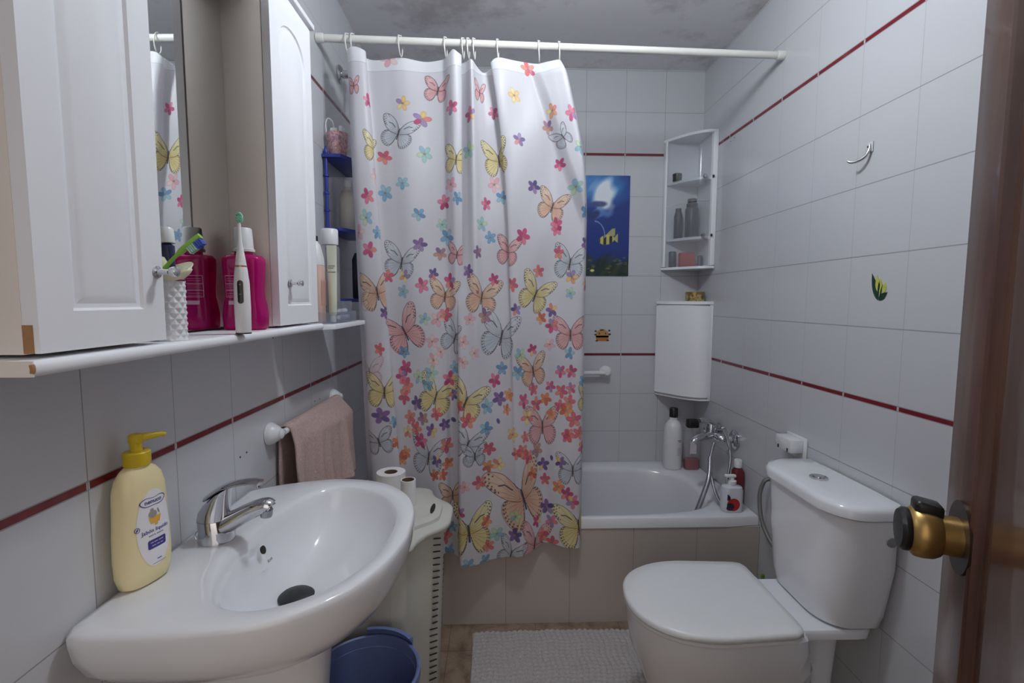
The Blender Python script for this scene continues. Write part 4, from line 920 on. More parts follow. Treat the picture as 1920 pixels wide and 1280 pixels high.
A_, B_, _ = frame(d2); loft(bm, [[c2 + d2 * z + A_ * (a * math.cos(t)) + B_ * (b * math.sin(t)) for t in (2 * PI * k / 24 for k in range(24))] for a, b, z in rr]); obj('tube_body', bm, M('navy tube', (44, 44, 84), .3), tp)
bm = BM(); lathe(bm, [(.0115, .1305), (.0118, .133), (.0112, .151), (.0095, .154)], c2, 24, d2); obj('tube_cap', bm, m_plw, tp)

# ---- small white wall shelf beside the cabinet and what stands on it
bm = BM(); prism(bm, [(XW, 1.338), (-.522, 1.338), (-.460, 1.400), (-.460, 1.712), (XW, 1.712)], 1.1915, 1.2055, bev=.001)
ws = tag(obj('wall_shelf', bm, m_mdf), 'small white wall shelf beside the mirror cabinet by the curtain', 'shelf')
HZ = 1.2060
g = NG('clear acrylic box'); tb2 = g.n('ShaderNodeBsdfTransparent'); tb2.inputs[0].default_value = (.90, .91, .94, 1); m2 = g.n('ShaderNodeMixShader'); m2.inputs[0].default_value = .15
g.set(Base_Color=lin((190, 192, 202)), Roughness=.08); g.bump(g.noise(20, 1), .01); g.t.links.new(tb2.outputs[0], m2.inputs[1]); g.t.links.new(g.b.outputs[0], m2.inputs[2]); g.t.links.new(m2.outputs[0], g.t.nodes['Material Output'].inputs['Surface']); m_box = g.m
og = thing('acrylic_organizer', (-.53, 1.53, HZ), 'clear acrylic organizer tray on the small white wall shelf', 'organizer')
def tray(bm, x0, x1, y0, y1, z0, z1, th=.002):
    box(bm, (x0, y0, z0), (x1, y1, z0 + th)); box(bm, (x1 - th, y0, z0 + th), (x1, y1, z1)); box(bm, (x0, y0, z0 + th), (x0 + th, y1, z1))
    box(bm, (x0 + th, y0, z0 + th), (x1 - th, y0 + th, z1)); box(bm, (x0 + th, y1 - th, z0 + th), (x1 - th, y1, z1)); return bm
obj('lower_tray', tray(BM(), -.606, -.468, 1.405, 1.640, HZ, HZ + .034), m_box, og)
obj('front_bin', tray(BM(), -.4965, -.4705, 1.500, 1.600, HZ + .0024, HZ + .066), m_box, og)
bm = BM(); rnd = random.Random(4)
for k in range(9):
    b = BM(); bmesh.ops.create_icosphere(b, subdivisions=2, radius=.0098)
    for v in b.verts: v.co = Vector((v.co.x * .9, v.co.y, v.co.z * .9)) * (1 + .12 * math.sin(v.co.y * 700 + k)) + Vector((-.4835, 1.508 + .0 + .0195 * (k % 5), HZ + .0155 + .0185 * (k // 5)))
    join(bm, b)
o = tag(obj('cotton_balls', bm, M('cotton', (226, 224, 226), .9, bump=.6, bscale=300)), 'white cotton balls in the clear organizer', 'cotton'); o['kind'] = 'stuff'
BZ = HZ + .0024
c = (-.530, 1.580, BZ); t = thing('toner_bottle', c, 'tall clear bottle with a wide white cap on the small wall shelf', 'bottle')
bm = BM(); loft(bm, [z3(rrect(c[0], c[1], a, a, a * .35), BZ + z) for a, z in ((.022, 0), (.025, .004), (.025, .232), (.022, .238), (.014, .240))]); bd = obj('bottle_body', bm, m_clr, t)
bm = BM(); loft(bm, [z3(rrect(c[0], c[1], .0225, .0225, .008), BZ + z) for z in (.005, .155)]); obj('clear_liquid', bm, M('pale green liquid', (196, 206, 196), .15, trans=.5), bd)
bm = BM(); lathe(bm, [(.0255, .2405), (.0262, .244), (.0262, .286), (.023, .290)], c, 30); obj('bottle_cap', bm, m_plw, t)
c = (-.535, 1.462, BZ); t = thing('cleanser_bottle', c, 'pink bottle with white handle top half hidden behind the mirror cabinet', 'bottle')
bm = BM(); loft(bm, [z3(rrect(c[0], c[1], a, b, min(a, b) * .6), BZ + z) for a, b, z in ((.021, .026, 0), (.023, .028, .004), (.023, .028, .165), (.022, .027, .168))]); bd = obj('bottle_body', bm, M('peach liquid soap', (216, 180, 166), .25, var=.04), t)
bm = BM(); loft(bm, [z3(rrect(c[0], c[1], a, b, min(a, b) * .7), BZ + z) for a, b, z in ((.023, .028, .1685), (.022, .027, .19), (.015, .018, .225), (.009, .009, .238))]); obj('bottle_shoulder', bm, m_plw, t)
bm = BM(); lathe(bm, [(.0105, .2385), (.0105, .252), (.008, .254)], c, 20); obj('bottle_cap', bm, m_blk, t)
bm = BM(); box(bm, (c[0] + .0232, c[1] - .018, BZ + .05), (c[0] + .0237, c[1] + .02, BZ + .125)); obj('bottle_label', bm, M('rose label', (196, 150, 140), .5), bd)
c = Vector((-.491, 1.478, BZ + .0004)); t = thing('cream_tube', c, 'pale green flat cream tube standing in the organizer', 'tube')
bm = BM(); tr_ = [(b_, a_, z_) for a_, b_, z_ in [(.0085, .0085, .020), (.0098, .0110, .024), (.008, .0125, .09), (.005, .0140, .150), (.0012, .0150, .215), (.0012, .0150, .228)]]
loft(bm, [[(c.x + a * math.cos(q), c.y + b * math.sin(q), c.z + z) for q in (2 * PI * k / 28 for k in range(28))] for a, b, z in tr_]); bd = obj('tube_body', bm, M('pale green tube', (214, 218, 198), .35), t)
bm = BM(); lathe(bm, [(.0085, 0), (.0088, .002), (.0085, .0195)], c, 22); obj('tube_cap', bm, m_plw, t)
bm = BM(); strokes(bm, [(-.010, .010, .166), (-.010, .006, .160), (-.012, .012, .148)], lambda y, z: Vector((c.x + y, c.y - .0042 - (.17 - z) * .06, c.z + z)), .002); obj('tube_print', bm, m_tx, bd)

# ---- blue wall rack behind it
m_blu = M('royal blue plastic', (44, 58, 138), .35, var=.06)
rk = thing('blue_rack', (-.55, 1.90, 1.27), 'blue plastic shelf rack on the left wall behind the curtain edge', 'rack')
plan = [(XW, 1.762), (-.545, 1.762), (-.525, 1.815), (-.470, 1.845), (-.445, 1.90), (-.445, 2.05), (XW, 2.05)]
for z in (1.772, 1.518, 1.268):
    bm = BM(); prism(bm, plan, z, z + .012, bev=.002); obj('rack_shelf', bm, m_blu, rk)
for (x, y) in ((-.600, 1.7735), (-.460, 2.035)):
    bm = BM(); pr_ = []
    for z0, z1 in ((1.281, 1.517), (1.531, 1.771)):
        pr_ = [(.0065, z0)]
        for k in range(1, 4):
            zz = z0 + (z1 - z0) * k / 4; pr_ += [(.0065, zz - .006), (.0095, zz - .003), (.0095, zz + .003), (.0065, zz + .006)]
        pr_ += [(.0065, z1)]; lathe(bm, pr_, (x, y, 0), 18)
    lathe(bm, [(.0065, 1.7845), (.0085, 1.79), (.005, 1.803), (.002, 1.812)], (x, y, 0), 18); obj('rack_post', bm, m_blu, rk)
g = NG('flower printed pot'); g.set(Base_Color=g.ramp(g.noise(55, 4, .6, dist=1.2), [(.36, lin((150, 110, 130))), (.46, lin((196, 160, 166))), (.53, lin((206, 176, 170))), (.60, lin((186, 120, 96))), (.68, lin((150, 136, 176)))]), Roughness=.45)
c = (-.566, 1.802, 1.7845); t = thing('patterned_pot', c, 'mauve patterned pot with white packets on top of the blue rack', 'pot')
bm = BM(); lathe(bm, [(.028, 0), (.030, .003), (.038, .078), (.036, .079), (.029, .008)], c, 32, cap1=False); obj('pot_body', bm, g.m, t)
bm = BM(); box(bm, (c[0] - .022, c[1] - .018, c[2] + .01), (c[0] + .006, c[1] + .020, c[2] + .096), .006, 2); box(bm, (c[0] + .008, c[1] - .014, c[2] + .01), (c[0] + .022, c[1] + .016, c[2] + .104), .004, 2); obj('white_packets', bm, m_plw, t)
bm = BM(); tube(bm, smooth_path([(c[0] - .034, c[1] - .008, c[2] + .058), (c[0] - .037, c[1] - .01, c[2] + .11), (c[0] - .028, c[1] - .01, c[2] + .128), (c[0] - .014, c[1] - .008, c[2] + .118), (c[0] - .010, c[1] - .006, c[2] + .094)], 6), .0022, 8); obj('wire_handle', bm, m_plw, t)
c = (-.562, 1.885, 1.5305); t = thing('lotion_bottle', c, 'cream coloured bottle on the middle shelf of the blue rack', 'bottle')
bm = BM(); lathe(bm, [(.028, 0), (.030, .004), (.030, .125), (.020, .150), (.012, .155), (.012, .165)], c, 28); obj('bottle_body', bm, M('cream bottle', (204, 198, 186), .4), t)
bm = BM(); lathe(bm, [(.014, .1655), (.014, .19), (.012, .192)], c, 20); obj('bottle_cap', bm, m_plw, t)
c = (-.520, 1.93, 1.2805); t = thing('shampoo_bottle', c, 'dark navy bottle on the bottom shelf of the blue rack', 'bottle')
bm = BM(); loft(bm, [z3(rrect(c[0], c[1], a, b, b * .6), c[2] + z) for a, b, z in ((.036, .024, 0), (.040, .026, .004), (.040, .026, .15), (.030, .022, .175))]); obj('bottle_body', bm, m_navy, t)
bm = BM(); lathe(bm, [(.018, .1755), (.018, .205), (.015, .207)], c, 20); obj('bottle_cap', bm, m_blk, t)

# ---- chrome shower bracket on the left wall
sb = thing('shower_bracket', (XL + .04, 1.985, 2.14), 'chrome shower bracket high on the left wall beside the curtain', 'shower bracket')
bm = BM(); lathe(bm, [(.033, .001), (.033, .006), (.026, .013), (.015, .016)], (XL, 1.985, 2.147), 28, (1, 0, 0)); obj('wall_rose', bm, m_chr, sb)
bm = BM(); lathe(bm, [(.015, .016), (.015, .05), (.018, .052), (.018, .075)], (XL, 1.985, 2.147), 24, (1, 0, 0)); obj('bracket_arm', bm, m_chr, sb)
bm = BM(); tube(bm, [(XL + .062, 1.985, 2.130), (XL + .060, 1.98, 2.06), (XL + .056, 1.975, 1.99)], [.010, .0085, .0075], 14); obj('shower_pipe', bm, m_chr, sb)

# ---- towel rail and towel
RX, RZ2 = -.582, .917
tr_o = thing('towel_rail', (RX, 1.55, RZ2), 'white towel rail on the left wall above the basin', 'towel rail')
for y in (1.300, 1.800):
    bm = BM(); lathe(bm, [(.030, .001), (.030, .006), (.027, .014), (.018, .028), (.014, .030), (.0135, .036), (.008, .040)], (XL, y, RZ2), 28, (1, 0, 0)); obj('rail_flange', bm, m_plw, tr_o)
bm = BM(); lathe(bm, [(.0085, 0), (.0085, .472)], (RX + .003, 1.314, RZ2), 18, (0, 1, 0)); obj('rail_bar', bm, m_plw, tr_o)
g = NG('pink terry cloth'); nn = g.noise(150, 4, .75); g.set(Base_Color=g.mix(nn, lin((150, 124, 118)), lin((226, 200, 194))), Roughness=.95); g.bump(nn, .9, .004)
bm = BM(); rings = []
ny, npth = 70, 64
def tw(y):
    q = (y - 1.331) / .436; dr = .004 * math.sin(17 * q + 1) + .003 * math.sin(41 * q)
    path = []
    for k in range(npth):
        s = k / (npth - 1)
        if s < .40: path.append((-.6005 + .002 * math.sin(9 * q), .655 + (RZ2 - .655) * s / .40))
        elif s < .55: a = PI * (1 - (s - .40) / .15); path.append((RX + .003 + .0125 * math.cos(a) - (.009 * (1 - (s - .40) / .15)), RZ2 + .0125 * math.sin(a)))
        else:
            u = (s - .55) / .45; path.append((RX + .0155 + (.008 + .030 * q) * min(1, u * 6) + u * (.004 + .012 * q) + dr * u * 2 + .006 * u * math.sin(23 * q + 2 * u), RZ2 - u * (.270 - .012 * math.sin(3 * q))))
    return path
rr_ = [tw(1.331 + .436 * j / ny) for j in range(ny + 1)]
loft(bm, [[(x, 1.331 + .436 * j / ny + .003 * math.sin(z * 30), z) for x, z in p] for j, p in enumerate(rr_)], False, False, closed=False)
tw_o = obj('towel', bm, g.m); so = tw_o.modifiers.new('thickness', 'SOLIDIFY'); so.thickness = .005; so.offset = 0
tag(tw_o, 'dusty pink terry towel hanging on the white rail', 'towel')
# ---- pedestal basin
bs = thing('pedestal_basin', (-.40, .95, 0), 'white porcelain pedestal washbasin with chrome tap on the left wall', 'washbasin')
BY = .95; XWB = XL + .0025
outh = [(-.030, -.292), (.035, -.296), (.12, -.297), (.205, -.293), (.29, -.272), (.362, -.216), (.410, -.135), (.432, -.05), (.436, .03), (.428, .11), (.402, .185), (.350, .250), (.286, .285), (.21, .298), (.145, .291), (.075, .272), (.02, .245)]
P_ = [(XWB, BY - .294)]; OUT = []
pts = [Vector((XL + a, BY + b)) for a, b in outh[1:]]
sm = smooth_path([Vector((p.x, p.y, 0)) for p in pts], 10)
OUT = [(XWB, BY - .292)] + [(p.x, p.y) for p in sm if p.x > XWB] + [(XWB, BY + .232)]
OUT = resample(OUT, 500)
inh = [(.396, 0), (.388, .085), (.352, .165), (.302, .216), (.245, .238), (.192, .225), (.158, .178), (.132, .105), (.122, 0)]
INN = smooth_closed([(XL + a, BY + b) for a, b in inh] + [(XL + a, BY - b) for a, b in inh[-2:0:-1]], 500)
bc = (XL + .255, BY); n = 128
o_ = ray_ring(OUT, bc, n); i_ = ray_ring(INN, bc, n); dr_ = np.array((XL + .205, BY - .005))
def sc_(r, k, c, dx=0): r = np.array(r); q = np.array(c) + (r - np.array(c)) * k; return q
def keep(r): r = np.array(r); r[:, 0] = np.maximum(r[:, 0], XWB); return r
def blend(k): return o_ + (i_ - o_) * k
BZ0 = .812
uc_ = (XL + .20, BY)
def und(k, z, kx=None): return z3(keep(np.stack([uc_[0] + (o_[:, 0] - uc_[0]) * (kx or k), uc_[1] + (o_[:, 1] - uc_[1]) * k], 1)), z)
bowl = lambda k, z: z3(dr_ + (i_ - dr_) * k, z)
# the front edge sits a little lower than the tap deck
bm = BM()
loft(bm, [und(.30, .642), und(.50, .652), und(.70, .676), und(.86, .705), und(.945, .735), und(.985, .765), und(.998, .790), z3(o_, BZ0 - .010), z3(blend(.04), BZ0 - .003), z3(blend(.12), BZ0), z3(blend(.82), BZ0 - .001), z3(blend(.93), BZ0 - .005), z3(i_, BZ0 - .013), bowl(.965, .782), bowl(.90, .755), bowl(.78, .725), bowl(.60, .700), bowl(.38, .683), bowl(.16, .674), bowl(.08, .672)], True, True)
obj('basin_bowl', bm, m_por, bs, auto=60)
bm = BM()
pe = lambda a, b, z: z3([(p[0], p[1]) for p in sup(-.470, .930, a, b, 2.5, 72)], z)
loft(bm, [pe(.125, .088, 0), pe(.115, .080, .02), pe(.112, .076, .3), pe(.135, .080, .58), pe(.140, .082, .6412)]); ped = obj('pedestal', bm, m_por, bs)
m_ink = M('grey stamp', (96, 90, 86), .5)
obj('stamp_lettering', text_bm('ME', .022, lambda x, y: Vector((-.452 + x, .930 - .0808 + .002 * abs(x) * 10 - .0002, .455 + y))), m_ink, ped)
bm = BM(); lathe(bm, [(.026, 0), (.0335, .002), (.0345, .006), (.030, .010), (.012, .0125)], (dr_[0] + .004, dr_[1], .6765), 36); obj('drain_stopper', bm, m_rub, bs)
bm = BM(); lathe(bm, [(.0075, -.002), (.0085, .0), (.0085, .0012)], (XL + .1385, BY + .012, .770), 20, (.94, 0, .34)); obj('overflow_hole', bm, m_dark, bs)
obj('maker_mark', text_bm('Roca', .009, lambda x, y: Vector((XL + .1500 + .0005 + (-y) * .30, BY + .014 + x, .748 + y * .95)), .0003), m_ink, bs)
# tap
fx, fy_ = XL + .064, .928
fa = obj('tap', loft_bm := (lambda b: (loft(b, [circ((fx + .004, fy_, BZ0 - .002), .0325, 36), circ((fx + .004, fy_, BZ0 + .004), .0325, 36), circ((fx + .003, fy_, BZ0 + .018), .030, 36), circ((fx + .001, fy_, BZ0 + .040), .0295, 36), circ((fx, fy_, BZ0 + .0425), .0290, 36)]), b)[1])(BM()), m_chr, bs)
bm = BM()
path = smooth_path([(fx + .006, fy_, BZ0 + .022), (fx + .035, fy_, BZ0 + .036), (fx + .065, fy_, BZ0 + .052), (fx + .092, fy_, BZ0 + .064), (fx + .104, fy_, BZ0 + .066), (fx + .111, fy_, BZ0 + .061)], 6)
rings = []
for k, p in enumerate(path):
    t = k / (len(path) - 1); a, b = .024 - .009 * t, .020 - .008 * t
    if t > .93: a, b = a * .8, b * .8
    tg = (path[min(k + 1, len(path) - 1)] - path[max(k - 1, 0)]).normalized(); up = Vector((-tg.z, 0, tg.x))
    rings.append([p + Vector((0, 1, 0)) * (a * math.cos(q)) + up * (b * math.sin(q)) for q in (2 * PI * i / 24 for i in range(24))])
loft(bm, rings); sp = obj('spout', bm, m_chr, fa)
bm = BM(); lathe(bm, [(.0105, 0), (.0112, .004), (.0112, .014)], (fx + .100, fy_, BZ0 + .044), 24, (.12, 0, 1)); obj('aerator', bm, M('dull chrome', (170, 170, 172), .25, 1), sp)
bm = BM()
lv = [(fx, BZ0 + .0430, .0290, .0290), (fx + .002, BZ0 + .060, .0285, .0275), (fx + .008, BZ0 + .080, .0255, .0245), (fx + .020, BZ0 + .096, .016, .021)]
loft(bm, [[(x + a * math.cos(q), fy_ + b * math.sin(q), z + (a * math.cos(q)) * (.55 if i == 3 else .42 if i == 2 else .15 if i == 1 else 0)) for q in (2 * PI * k / 36 for k in range(36))] for i, (x, z, a, b) in enumerate(lv)])
path = smooth_path([(fx - .008, fy_, BZ0 + .084), (fx + .018, fy_, BZ0 + .101), (fx + .045, fy_, BZ0 + .110), (fx + .072, fy_, BZ0 + .1135), (fx + .092, fy_, BZ0 + .112)], 6); rings = []
for k, p in enumerate(path):
    t = k / (len(path) - 1); a = (.0205 - .007 * t); b = .0062 - .0015 * t
    rings.append([p + Vector((0, a * math.cos(q), b * math.sin(q))) for q in (2 * PI * i / 20 for i in range(20))])
loft(bm, rings); lvr = obj('lever', bm, m_chr, fa)
bm = BM(); lathe(bm, [(.0055, -.003), (.0050, .004)], (fx + .086, fy_, BZ0 + .1055), 16); obj('lever_drop', bm, m_chr, lvr)
bm = BM(); lathe(bm, [(.0035, 0), (.0035, .0012)], (fx + .0300, fy_ - .004, BZ0 + .044), 14, (1, 0, 0)); obj('red_mark', bm, M('red mark', (170, 50, 50), .4), fa)
bm = BM(); tube(bm, smooth_path([(fx - .026, fy_ - .006, BZ0 + .02), (fx - .0335, fy_ - .007, BZ0 + .012), (fx - .031, fy_ - .007, BZ0 + .002)], 6), .0014, 8); obj('chain_ring', bm, m_chr, fa)

# ---- yellow soap bottle on the basin
so_c = Vector((-.5810, .785, BZ0 + .0006)); ang = math.radians(-16)
wd = Vector((math.sin(-ang), math.cos(ang), 0)); nd = Vector((math.cos(ang), math.sin(ang), 0))      # across the broad side, out of the label side
sd = thing('soap_dispenser', so_c, 'pale yellow liquid soap bottle with yellow pump on the basin', 'soap dispenser')
SP = [(.030, .016, 0), (.0375, .0205, .004), (.0425, .0235, .022), (.0435, .0245, .05), (.0425, .0245, .085), (.0405, .0240, .115), (.0395, .0235, .140), (.0385, .0230, .160), (.034, .0205, .178), (.026, .017, .189), (.0185, .0145, .194), (.0165, .0140, .1965)]
def spr(a, b, z):
    return [so_c + wd * (a * math.copysign(abs(math.cos(q)) ** .8, math.cos(q))) + nd * (b * math.copysign(abs(math.sin(q)) ** .8, math.sin(q))) + Vector((0, 0, z)) for q in (2 * PI * k / 56 for k in range(56))]
bm = BM(); loft(bm, [spr(*p) for p in SP]); body = obj('bottle_body', bm, M('pale yellow plastic', (236, 222, 174), .35, var=.02, sss=.15), sd, auto=70)
m_yel = M('mustard yellow plastic', (206, 178, 34), .35)
bm = BM(); lathe(bm, [(.0185, .1970), (.0190, .199), (.0190, .2175), (.0175, .219)], so_c, 32); obj('pump_collar', bm, m_yel, sd)
bm = BM(); lathe(bm, [(.0085, .2192), (.0085, .2330), (.0100, .2335), (.0105, .2440), (.008, .247)], so_c, 24)
pd = (nd * .35 + wd * .94).normalized(); tube(bm, [so_c + Vector((0, 0, .2395)) + pd * s for s in (.004, .015, .028, .036)] + [so_c + Vector((0, 0, .2375)) + pd * .041], [.0072, .0062, .0050, .0042, .0036], 14); obj('pump_head', bm, m_yel, sd)
def lab(x, z, e=.0005):
    a = np.interp(z, [p[2] for p in SP], [p[0] for p in SP]); b = np.interp(z, [p[2] for p in SP], [p[1] for p in SP])
    q = min(.999, abs(x) / a); c_ = q ** (1 / .8); s_ = math.sqrt(max(0, 1 - c_ * c_)) ** .8
    return so_c + wd * x + nd * (b * s_ + e) + Vector((0, 0, z))
m_lw = M('white label', (232, 230, 234), .4, var=.02); m_vi = M('violet ink', (62, 56, 128), .5)
bm = BM(); patch(bm, ell(.004, .093, .029, .064, 48), lab, 12); lb = obj('label', bm, m_lw, body, auto=80)
E8 = lambda x, z: lab(x, z, .0009)
bm = BM(); o1 = [tuple(p) for p in smooth_closed([(-.019, .139), (-.010, .145), (.004, .1435), (.018, .145), (.026, .139), (.018, .131), (.004, .1305), (-.011, .131)], 60)]; o2 = [(.0035 + (x - .0035) * .93, .138 + (z - .138) * .86) for x, z in o1]
loft(bm, [[E8(*p) for p in o1], [E8(*p) for p in o2]], False, False); join(bm, text_bm('nenuco', .0098, lambda x, y: E8(x + .0035, y + .1378), .0002)); obj('brand_lettering', bm, m_vi, lb)
bm = BM(); patch(bm, [(-.003, .101), (.012, .101), (.015, .112), (-.006, .112)], E8, 4); patch(bm, ell(.006, .0995, .003, .003, 12), E8, 2); obj('tub_print', bm, M('amber ink', (222, 172, 66), .5), lb)
bm = BM(); patch(bm, ell(.001, .1165, .007, .006, 20), lambda x, z: lab(x, z, .0011), 3); patch(bm, ell(.000, .1235, .003, .003, 12), lambda x, z: lab(x, z, .0011), 2); patch(bm, ell(.011, .119, .0012, .005, 10, .3), E8, 2); obj('sponge_print', bm, M('grey ink', (150, 148, 142), .5), lb)
bm = BM(); join(bm, text_bm('Jabón líquido', .0088, lambda x, y: E8(x + .0045, y + .090), .0001)); obj('label_lettering', bm, m_vi, lb); bm = BM(); join(bm, text_bm('extra suave', .0055, lambda x, y: E8(x + .0045, y + .0825))); obj('label_lettering', bm, m_vi, lb); bm = BM()
o1 = ell(-.024, .099, .004, .0045, 20); o2 = ell(-.024, .099, .0031, .0036, 20); loft(bm, [[E8(*p) for p in o1], [E8(*p) for p in o2]], False, False); patch(bm, ell(-.024, .099, .001, .003, 8, -.5), E8, 2); pass
obj('label_symbol', bm, m_vi, lb); bm = BM(); strokes(bm, [(.004, .012, .039)], E8, .0015); strokes(bm, [(-.004, .020, .0335)], E8, .0006); obj('small_print', bm, m_vi, lb)
bm = BM(); patch(bm, [tuple(p) for p in rrect(.0055, .0675, .0155, .0075, .002, 32)], E8, 4); vb = obj('violet_box', bm, m_vi, lb)
bm = BM(); strokes(bm, [(-.006, -.001, .0695), (.000, .006, .0695), (.0075, .016, .0695), (-.004, .003, .0640), (.0045, .009, .0640), (.0105, .015, .0640)], lambda x, z: lab(x, z, .0013), .0018); obj('box_lettering', bm, M('pale ink', (170, 166, 214), .5), vb)

# ---- laundry hamper
hm = thing('laundry_hamper', (-.37, 1.48, 0), 'ivory plastic laundry hamper with wavy lid between basin and bath', 'laundry hamper')
HC = 1.478
def hpl(d=0, k=1.0, wv=.092, hy=.218, xb=-.600):
    """wavy front towards the room"""
    x0 = -.232; pts = [(xb + d, HC + hy - d), (xb + d, HC - hy + d)]
    pts += [(x0 - .05, HC - hy + d)]
    for j in range(41):
        t = -1 + 2 * j / 40; y = HC + (hy - d) * t
        s = abs(t); bump_ = 1 / (1 + (s / .52) ** 5); rnd_ = math.sqrt(max(0, 1 - max(0, (s - .86) / .14) ** 2))
        pts.append((x0 - .038 + .038 * rnd_ + wv * bump_ - d, y))
    pts += [(x0 - .05, HC + hy - d)]
    return resample([(-.38 + (a - (-.38)) * k, HC + (b - HC) * k) for a, b in resample(pts, 300)], 140)
bm = BM(); LZ = .592
loft(bm, [z3(hpl(.030, .90), .004), z3(hpl(.028, .905), .012), z3(hpl(.024, .93), .25), z3(hpl(.020, .97), LZ - .006), z3(hpl(.020, .97), LZ - .001)]); hb_ = obj('hamper_body', bm, m_plg, hm)
for j in range(26):
    z = .045 + .0205 * j; k = .905 + (.97 - .905) * z / .58; dd = .028 - .008 * z / .58; r = hpl(dd, k)
    for s in (-1, 1):
        yy = [HC + k * s * q for q in (.060, .086)]
        f0 = [max((p for p in r if abs(p[1] - y) < .012), key=lambda p: p[0]) for y in yy]
        z0 = z + (0 if s < 0 else 0); a, b = f0
        q = [Vector((a[0], yy[0], z)), Vector((b[0], yy[1], z + .011)), Vector((b[0], yy[1], z + .0145)), Vector((a[0], yy[0], z + .0035))]
        bm = BM(); vs = [bm.verts.new(p + Vector((.0012, 0, 0))) for p in q] + [bm.verts.new(p - Vector((.003, 0, 0))) for p in q]
        for f_ in ((0, 1, 2, 3), (7, 6, 5, 4), (0, 4, 5, 1), (1, 5, 6, 2), (2, 6, 7, 3), (3, 7, 4, 0)): tri(bm, [vs[i] for i in f_])
        obj('vent_slot', bm, m_dark, hb_)
bm = BM(); loft(bm, [z3(hpl(.004), LZ), z3(hpl(0), LZ + .004), z3(hpl(0), LZ + .013), z3(hpl(.004), LZ + .018), z3(hpl(.024), LZ + .0195), z3(hpl(.032), LZ + .020), z3(hpl(.034), LZ + .030), z3(hpl(.040), LZ + .033), z3(hpl(.075, .96), LZ + .0335), z3(hpl(.10, .6), LZ + .0335)]); ld = obj('hamper_lid', bm, m_plg, hm, auto=50)
bm = BM(); patch(bm, [tuple(p) for p in ell(-.232, 1.470, .034, .050, 32)], lambda x, y: Vector((x, y, LZ + .0338)), 4); obj('lid_recess', bm, M('hamper recess', (200, 200, 192), .4), ld)
bm = BM(); prism(bm, ell(-.200, 1.480, .007, .036, 24), LZ + .0336, LZ + .0348); obj('lid_slot', bm, m_dark, ld)
# ---- paper rolls on the hamper
m_pap = M('white tissue', (226, 224, 224), .9, bump=.2, bscale=300); m_card = M('brown card core', (112, 92, 74), .9)
HT = LZ + .0346
def roll(c, R, ri, h, label):
    t = thing('toilet_roll', c, label, 'toilet roll', 'toilet rolls on the hamper')
    bm = BM(); lathe(bm, [(ri + .001, 0), (R, 0), (R, h), (ri + .001, h), (ri + .001, 0)], c, 40, cap0=False, cap1=False); obj('paper', bm, m_pap, t)
    bm = BM(); lathe(bm, [(ri - .001, .001), (ri + .0008, .001), (ri + .0008, h - .0005), (ri - .001, h - .0005), (ri - .001, .001)], c, 32, cap0=False, cap1=False); obj('card_core', bm, m_card, t)
roll((-.352, 1.588, HT), .047, .021, .080, 'full white toilet roll standing on the hamper lid')
roll((-.282, 1.515, HT), .0235, .019, .080, 'nearly used up toilet roll with brown core on the hamper lid')

# ---- blue bin behind the pedestal
bn = thing('waste_bin', (-.322, 1.125, 0), 'blue plastic waste bin on the floor behind the basin pedestal', 'waste bin')
m_bin = M('cornflower blue plastic', (108, 122, 168), .4); cb = (-.322, 1.125)
bm = BM(); lathe(bm, [(.095, .002), (.098, .006), (.122, .345), (.1335, .347), (.1345, .352), (.1335, .372), (.130, .3745), (.1255, .372), (.1235, .345), (.095, .010)], (*cb, 0), 56, cap1=True); obj('bin_body', bm, m_bin, bn)
bm = BM(); a0, a1 = math.radians(42), math.radians(102); rg = []
for k in range(13):
    a = a0 + (a1 - a0) * k / 12; e = Vector((math.cos(a), math.sin(a), 0)); o = Vector((*cb, 0))
    rg.append([o + e * .1365 + Vector((0, 0, .352)), o + e * .1375 + Vector((0, 0, .392)), o + e * .1240 + Vector((0, 0, .394)), o + e * .1345 + Vector((0, 0, .377)), o + e * .1350 + Vector((0, 0, .352))])
loft(bm, rg); obj('rim_grip', bm, m_bin, bn)

# ---- bath mat
g = NG('grey chenille'); nn = g.noise(180, 3, .7); g.set(Base_Color=g.mix(nn, lin((150, 143, 143)), lin((206, 201, 200))), Roughness=1.0); g.bump(nn, .8, .004)
bm = BM(); nx, ny = 190, 96; mx0, mx1, my0, my1 = -.092, .52, 1.465, 1.772; V_ = []; rnd = random.Random(2)
for j in range(ny + 1):
    for i in range(nx + 1):
        x = mx0 + (mx1 - mx0) * i / nx; y = my0 + (my1 - my0) * j / ny
        e = min(i, nx - i, j, ny - j); h = .0045 if e else .001
        h += (.0070 * abs(math.sin(x * 150 + .6 * math.sin(y * 47))) * abs(math.sin(y * 170 + .6 * math.sin(x * 53))) + .002 * rnd.random()) if e else 0
        V_.append(bm.verts.new((x + .003 * math.sin(y * 9), y + .004 * math.sin(x * 7), h)))
for j in range(ny):
    for i in range(nx):
        a = j * (nx + 1) + i; tri(bm, (V_[a], V_[a + 1], V_[a + nx + 2], V_[a + nx + 1]))
tag(obj('bath_mat', bm, g.m, auto=180), 'grey tufted bath mat on the brown floor beside the toilet', 'bath mat')

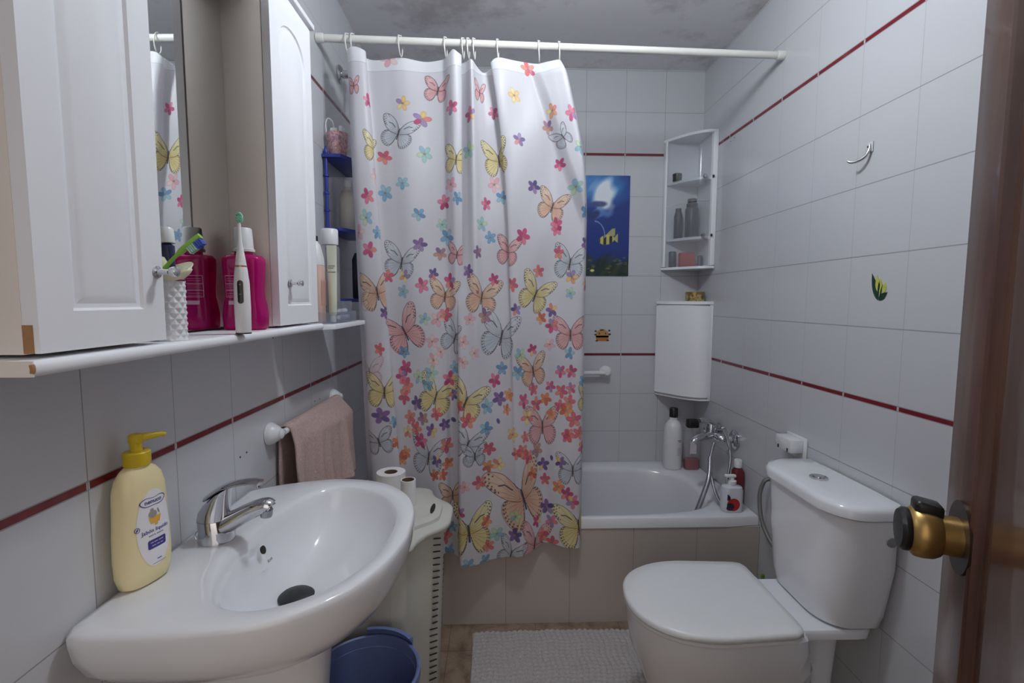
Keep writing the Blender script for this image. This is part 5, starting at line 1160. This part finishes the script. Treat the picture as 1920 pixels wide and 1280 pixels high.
# ================================================================== SHOWER CURTAIN
m_rod = M('white rod enamel', (216, 214, 208), .35)
rp0, rp1 = Vector((XL + .0012, 1.7441, 2.158)), Vector((XR - .0012, 1.815, 2.164)); rd = (rp1 - rp0).normalized()
ro_ = thing('curtain_rod', rp0, 'long white shower rod spanning the room above the bath', 'curtain rod')
bm = BM(); lathe(bm, [(.0125, .014), (.0125, (rp1 - rp0).length - .014)], rp0, 20, rd); obj('rod_tube', bm, m_rod, ro_)
for p, d in ((rp0, rd), (rp1, -rd)):
    bm = BM(); lathe(bm, [(.0155, 0), (.0155, .024), (.014, .026)], p, 20, d); obj('rod_end', bm, m_rod, ro_)
P, U, Wd = drape(); nv, ns = U.shape; U_SEAM = float(U[0, int(2.4 / (len(DRAPE) - 1) * (ns - 1))]); PW, PH = int(U.max() * PXM) + 2, int(Wd.max() * PXM) + 2
me = bpy.data.meshes.new('shower_curtain'); idx = np.arange(nv * ns).reshape(nv, ns)
quads = np.stack([idx[:-1, :-1], idx[1:, :-1], idx[1:, 1:], idx[:-1, 1:]], -1).reshape(-1, 4)
base = Vector((-.1, 1.76, .29)); co_ = P.reshape(-1, 3) - np.array(base)
me.vertices.add(len(co_)); me.vertices.foreach_set('co', co_.astype(np.float32).ravel())
me.loops.add(quads.size); me.loops.foreach_set('vertex_index', quads.ravel().astype(np.int32))
me.polygons.add(len(quads)); me.polygons.foreach_set('loop_start', np.arange(0, quads.size, 4, dtype=np.int32))
me.update(calc_edges=True); me.validate(); me.shade_smooth()
uvl = me.uv_layers.new(name='cloth'); uvs = np.stack([U.reshape(-1) * PXM / PW, 1 - Wd.reshape(-1) * PXM / PH], 1)[quads.ravel()]; uvl.data.foreach_set('uv', uvs.astype(np.float32).ravel())
g = NG('printed polyester'); ti = g.n('ShaderNodeTexImage'); ti.image = painted('butterfly print', paint_cloth(PW, PH)); ti.extension = 'EXTEND'
uvn = g.n('ShaderNodeTexCoord'); g.t.links.new(uvn.outputs['UV'], ti.inputs['Vector'])
g.set(Base_Color=ti.outputs[0], Roughness=.42, Specular_IOR_Level=.4)
tl = g.n('ShaderNodeBsdfTranslucent'); g.t.links.new(ti.outputs[0], tl.inputs[0]); ms2 = g.n('ShaderNodeMixShader'); ms2.inputs[0].default_value = .28
g.t.links.new(g.b.outputs[0], ms2.inputs[1]); g.t.links.new(tl.outputs[0], ms2.inputs[2]); g.t.links.new(ms2.outputs[0], g.t.nodes['Material Output'].inputs['Surface'])
g.bump(g.noise(14, 3), .25, .006)
me.materials.append(g.m); cu_ = bpy.data.objects.new('shower_curtain', me); C.objects.link(cu_); cu_.location = base
tag(cu_, 'white shower curtain printed with butterflies and flowers', 'shower curtain')
# rings
rx = [-.508, -.490, -.332, -.178, -.118, -.100, -.080, .002, .146, .218]
proto = None
nm_ = ['leftmost of the white curtain rings on the shower rod', 'white curtain ring just right of the leftmost one', 'white curtain ring alone over the flat left panel', 'white curtain ring left of the middle gather',
       'white curtain ring at the middle gather, first of the close trio', 'white curtain ring in the centre of the close trio', 'white curtain ring at the right of the close trio', 'white curtain ring between the middle gather and the right panel',
       'second white curtain ring from the right end', 'rightmost white curtain ring at the curtain edge']
for x, lb_ in zip(rx, nm_):
    t = (x - rp0.x) / (rp1.x - rp0.x); c = rp0 + (rp1 - rp0) * t + Vector((0, 0, -.0165))
    if proto is None:
        bm = BM(); tube(bm, [c + Vector((.0045 * math.sin(a * .5 + 1), .0215 * math.sin(a), .0335 * math.cos(a))) for a in (2 * PI * k / 28 for k in range(28))], .0021, 8, closed=True)
        proto = o = obj('curtain_ring', bm, m_rod, base=c)
    else: o = proto.copy(); C.objects.link(o); o.location = c
    tag(o, lb_, 'curtain ring', 'white rings on the shower rod')
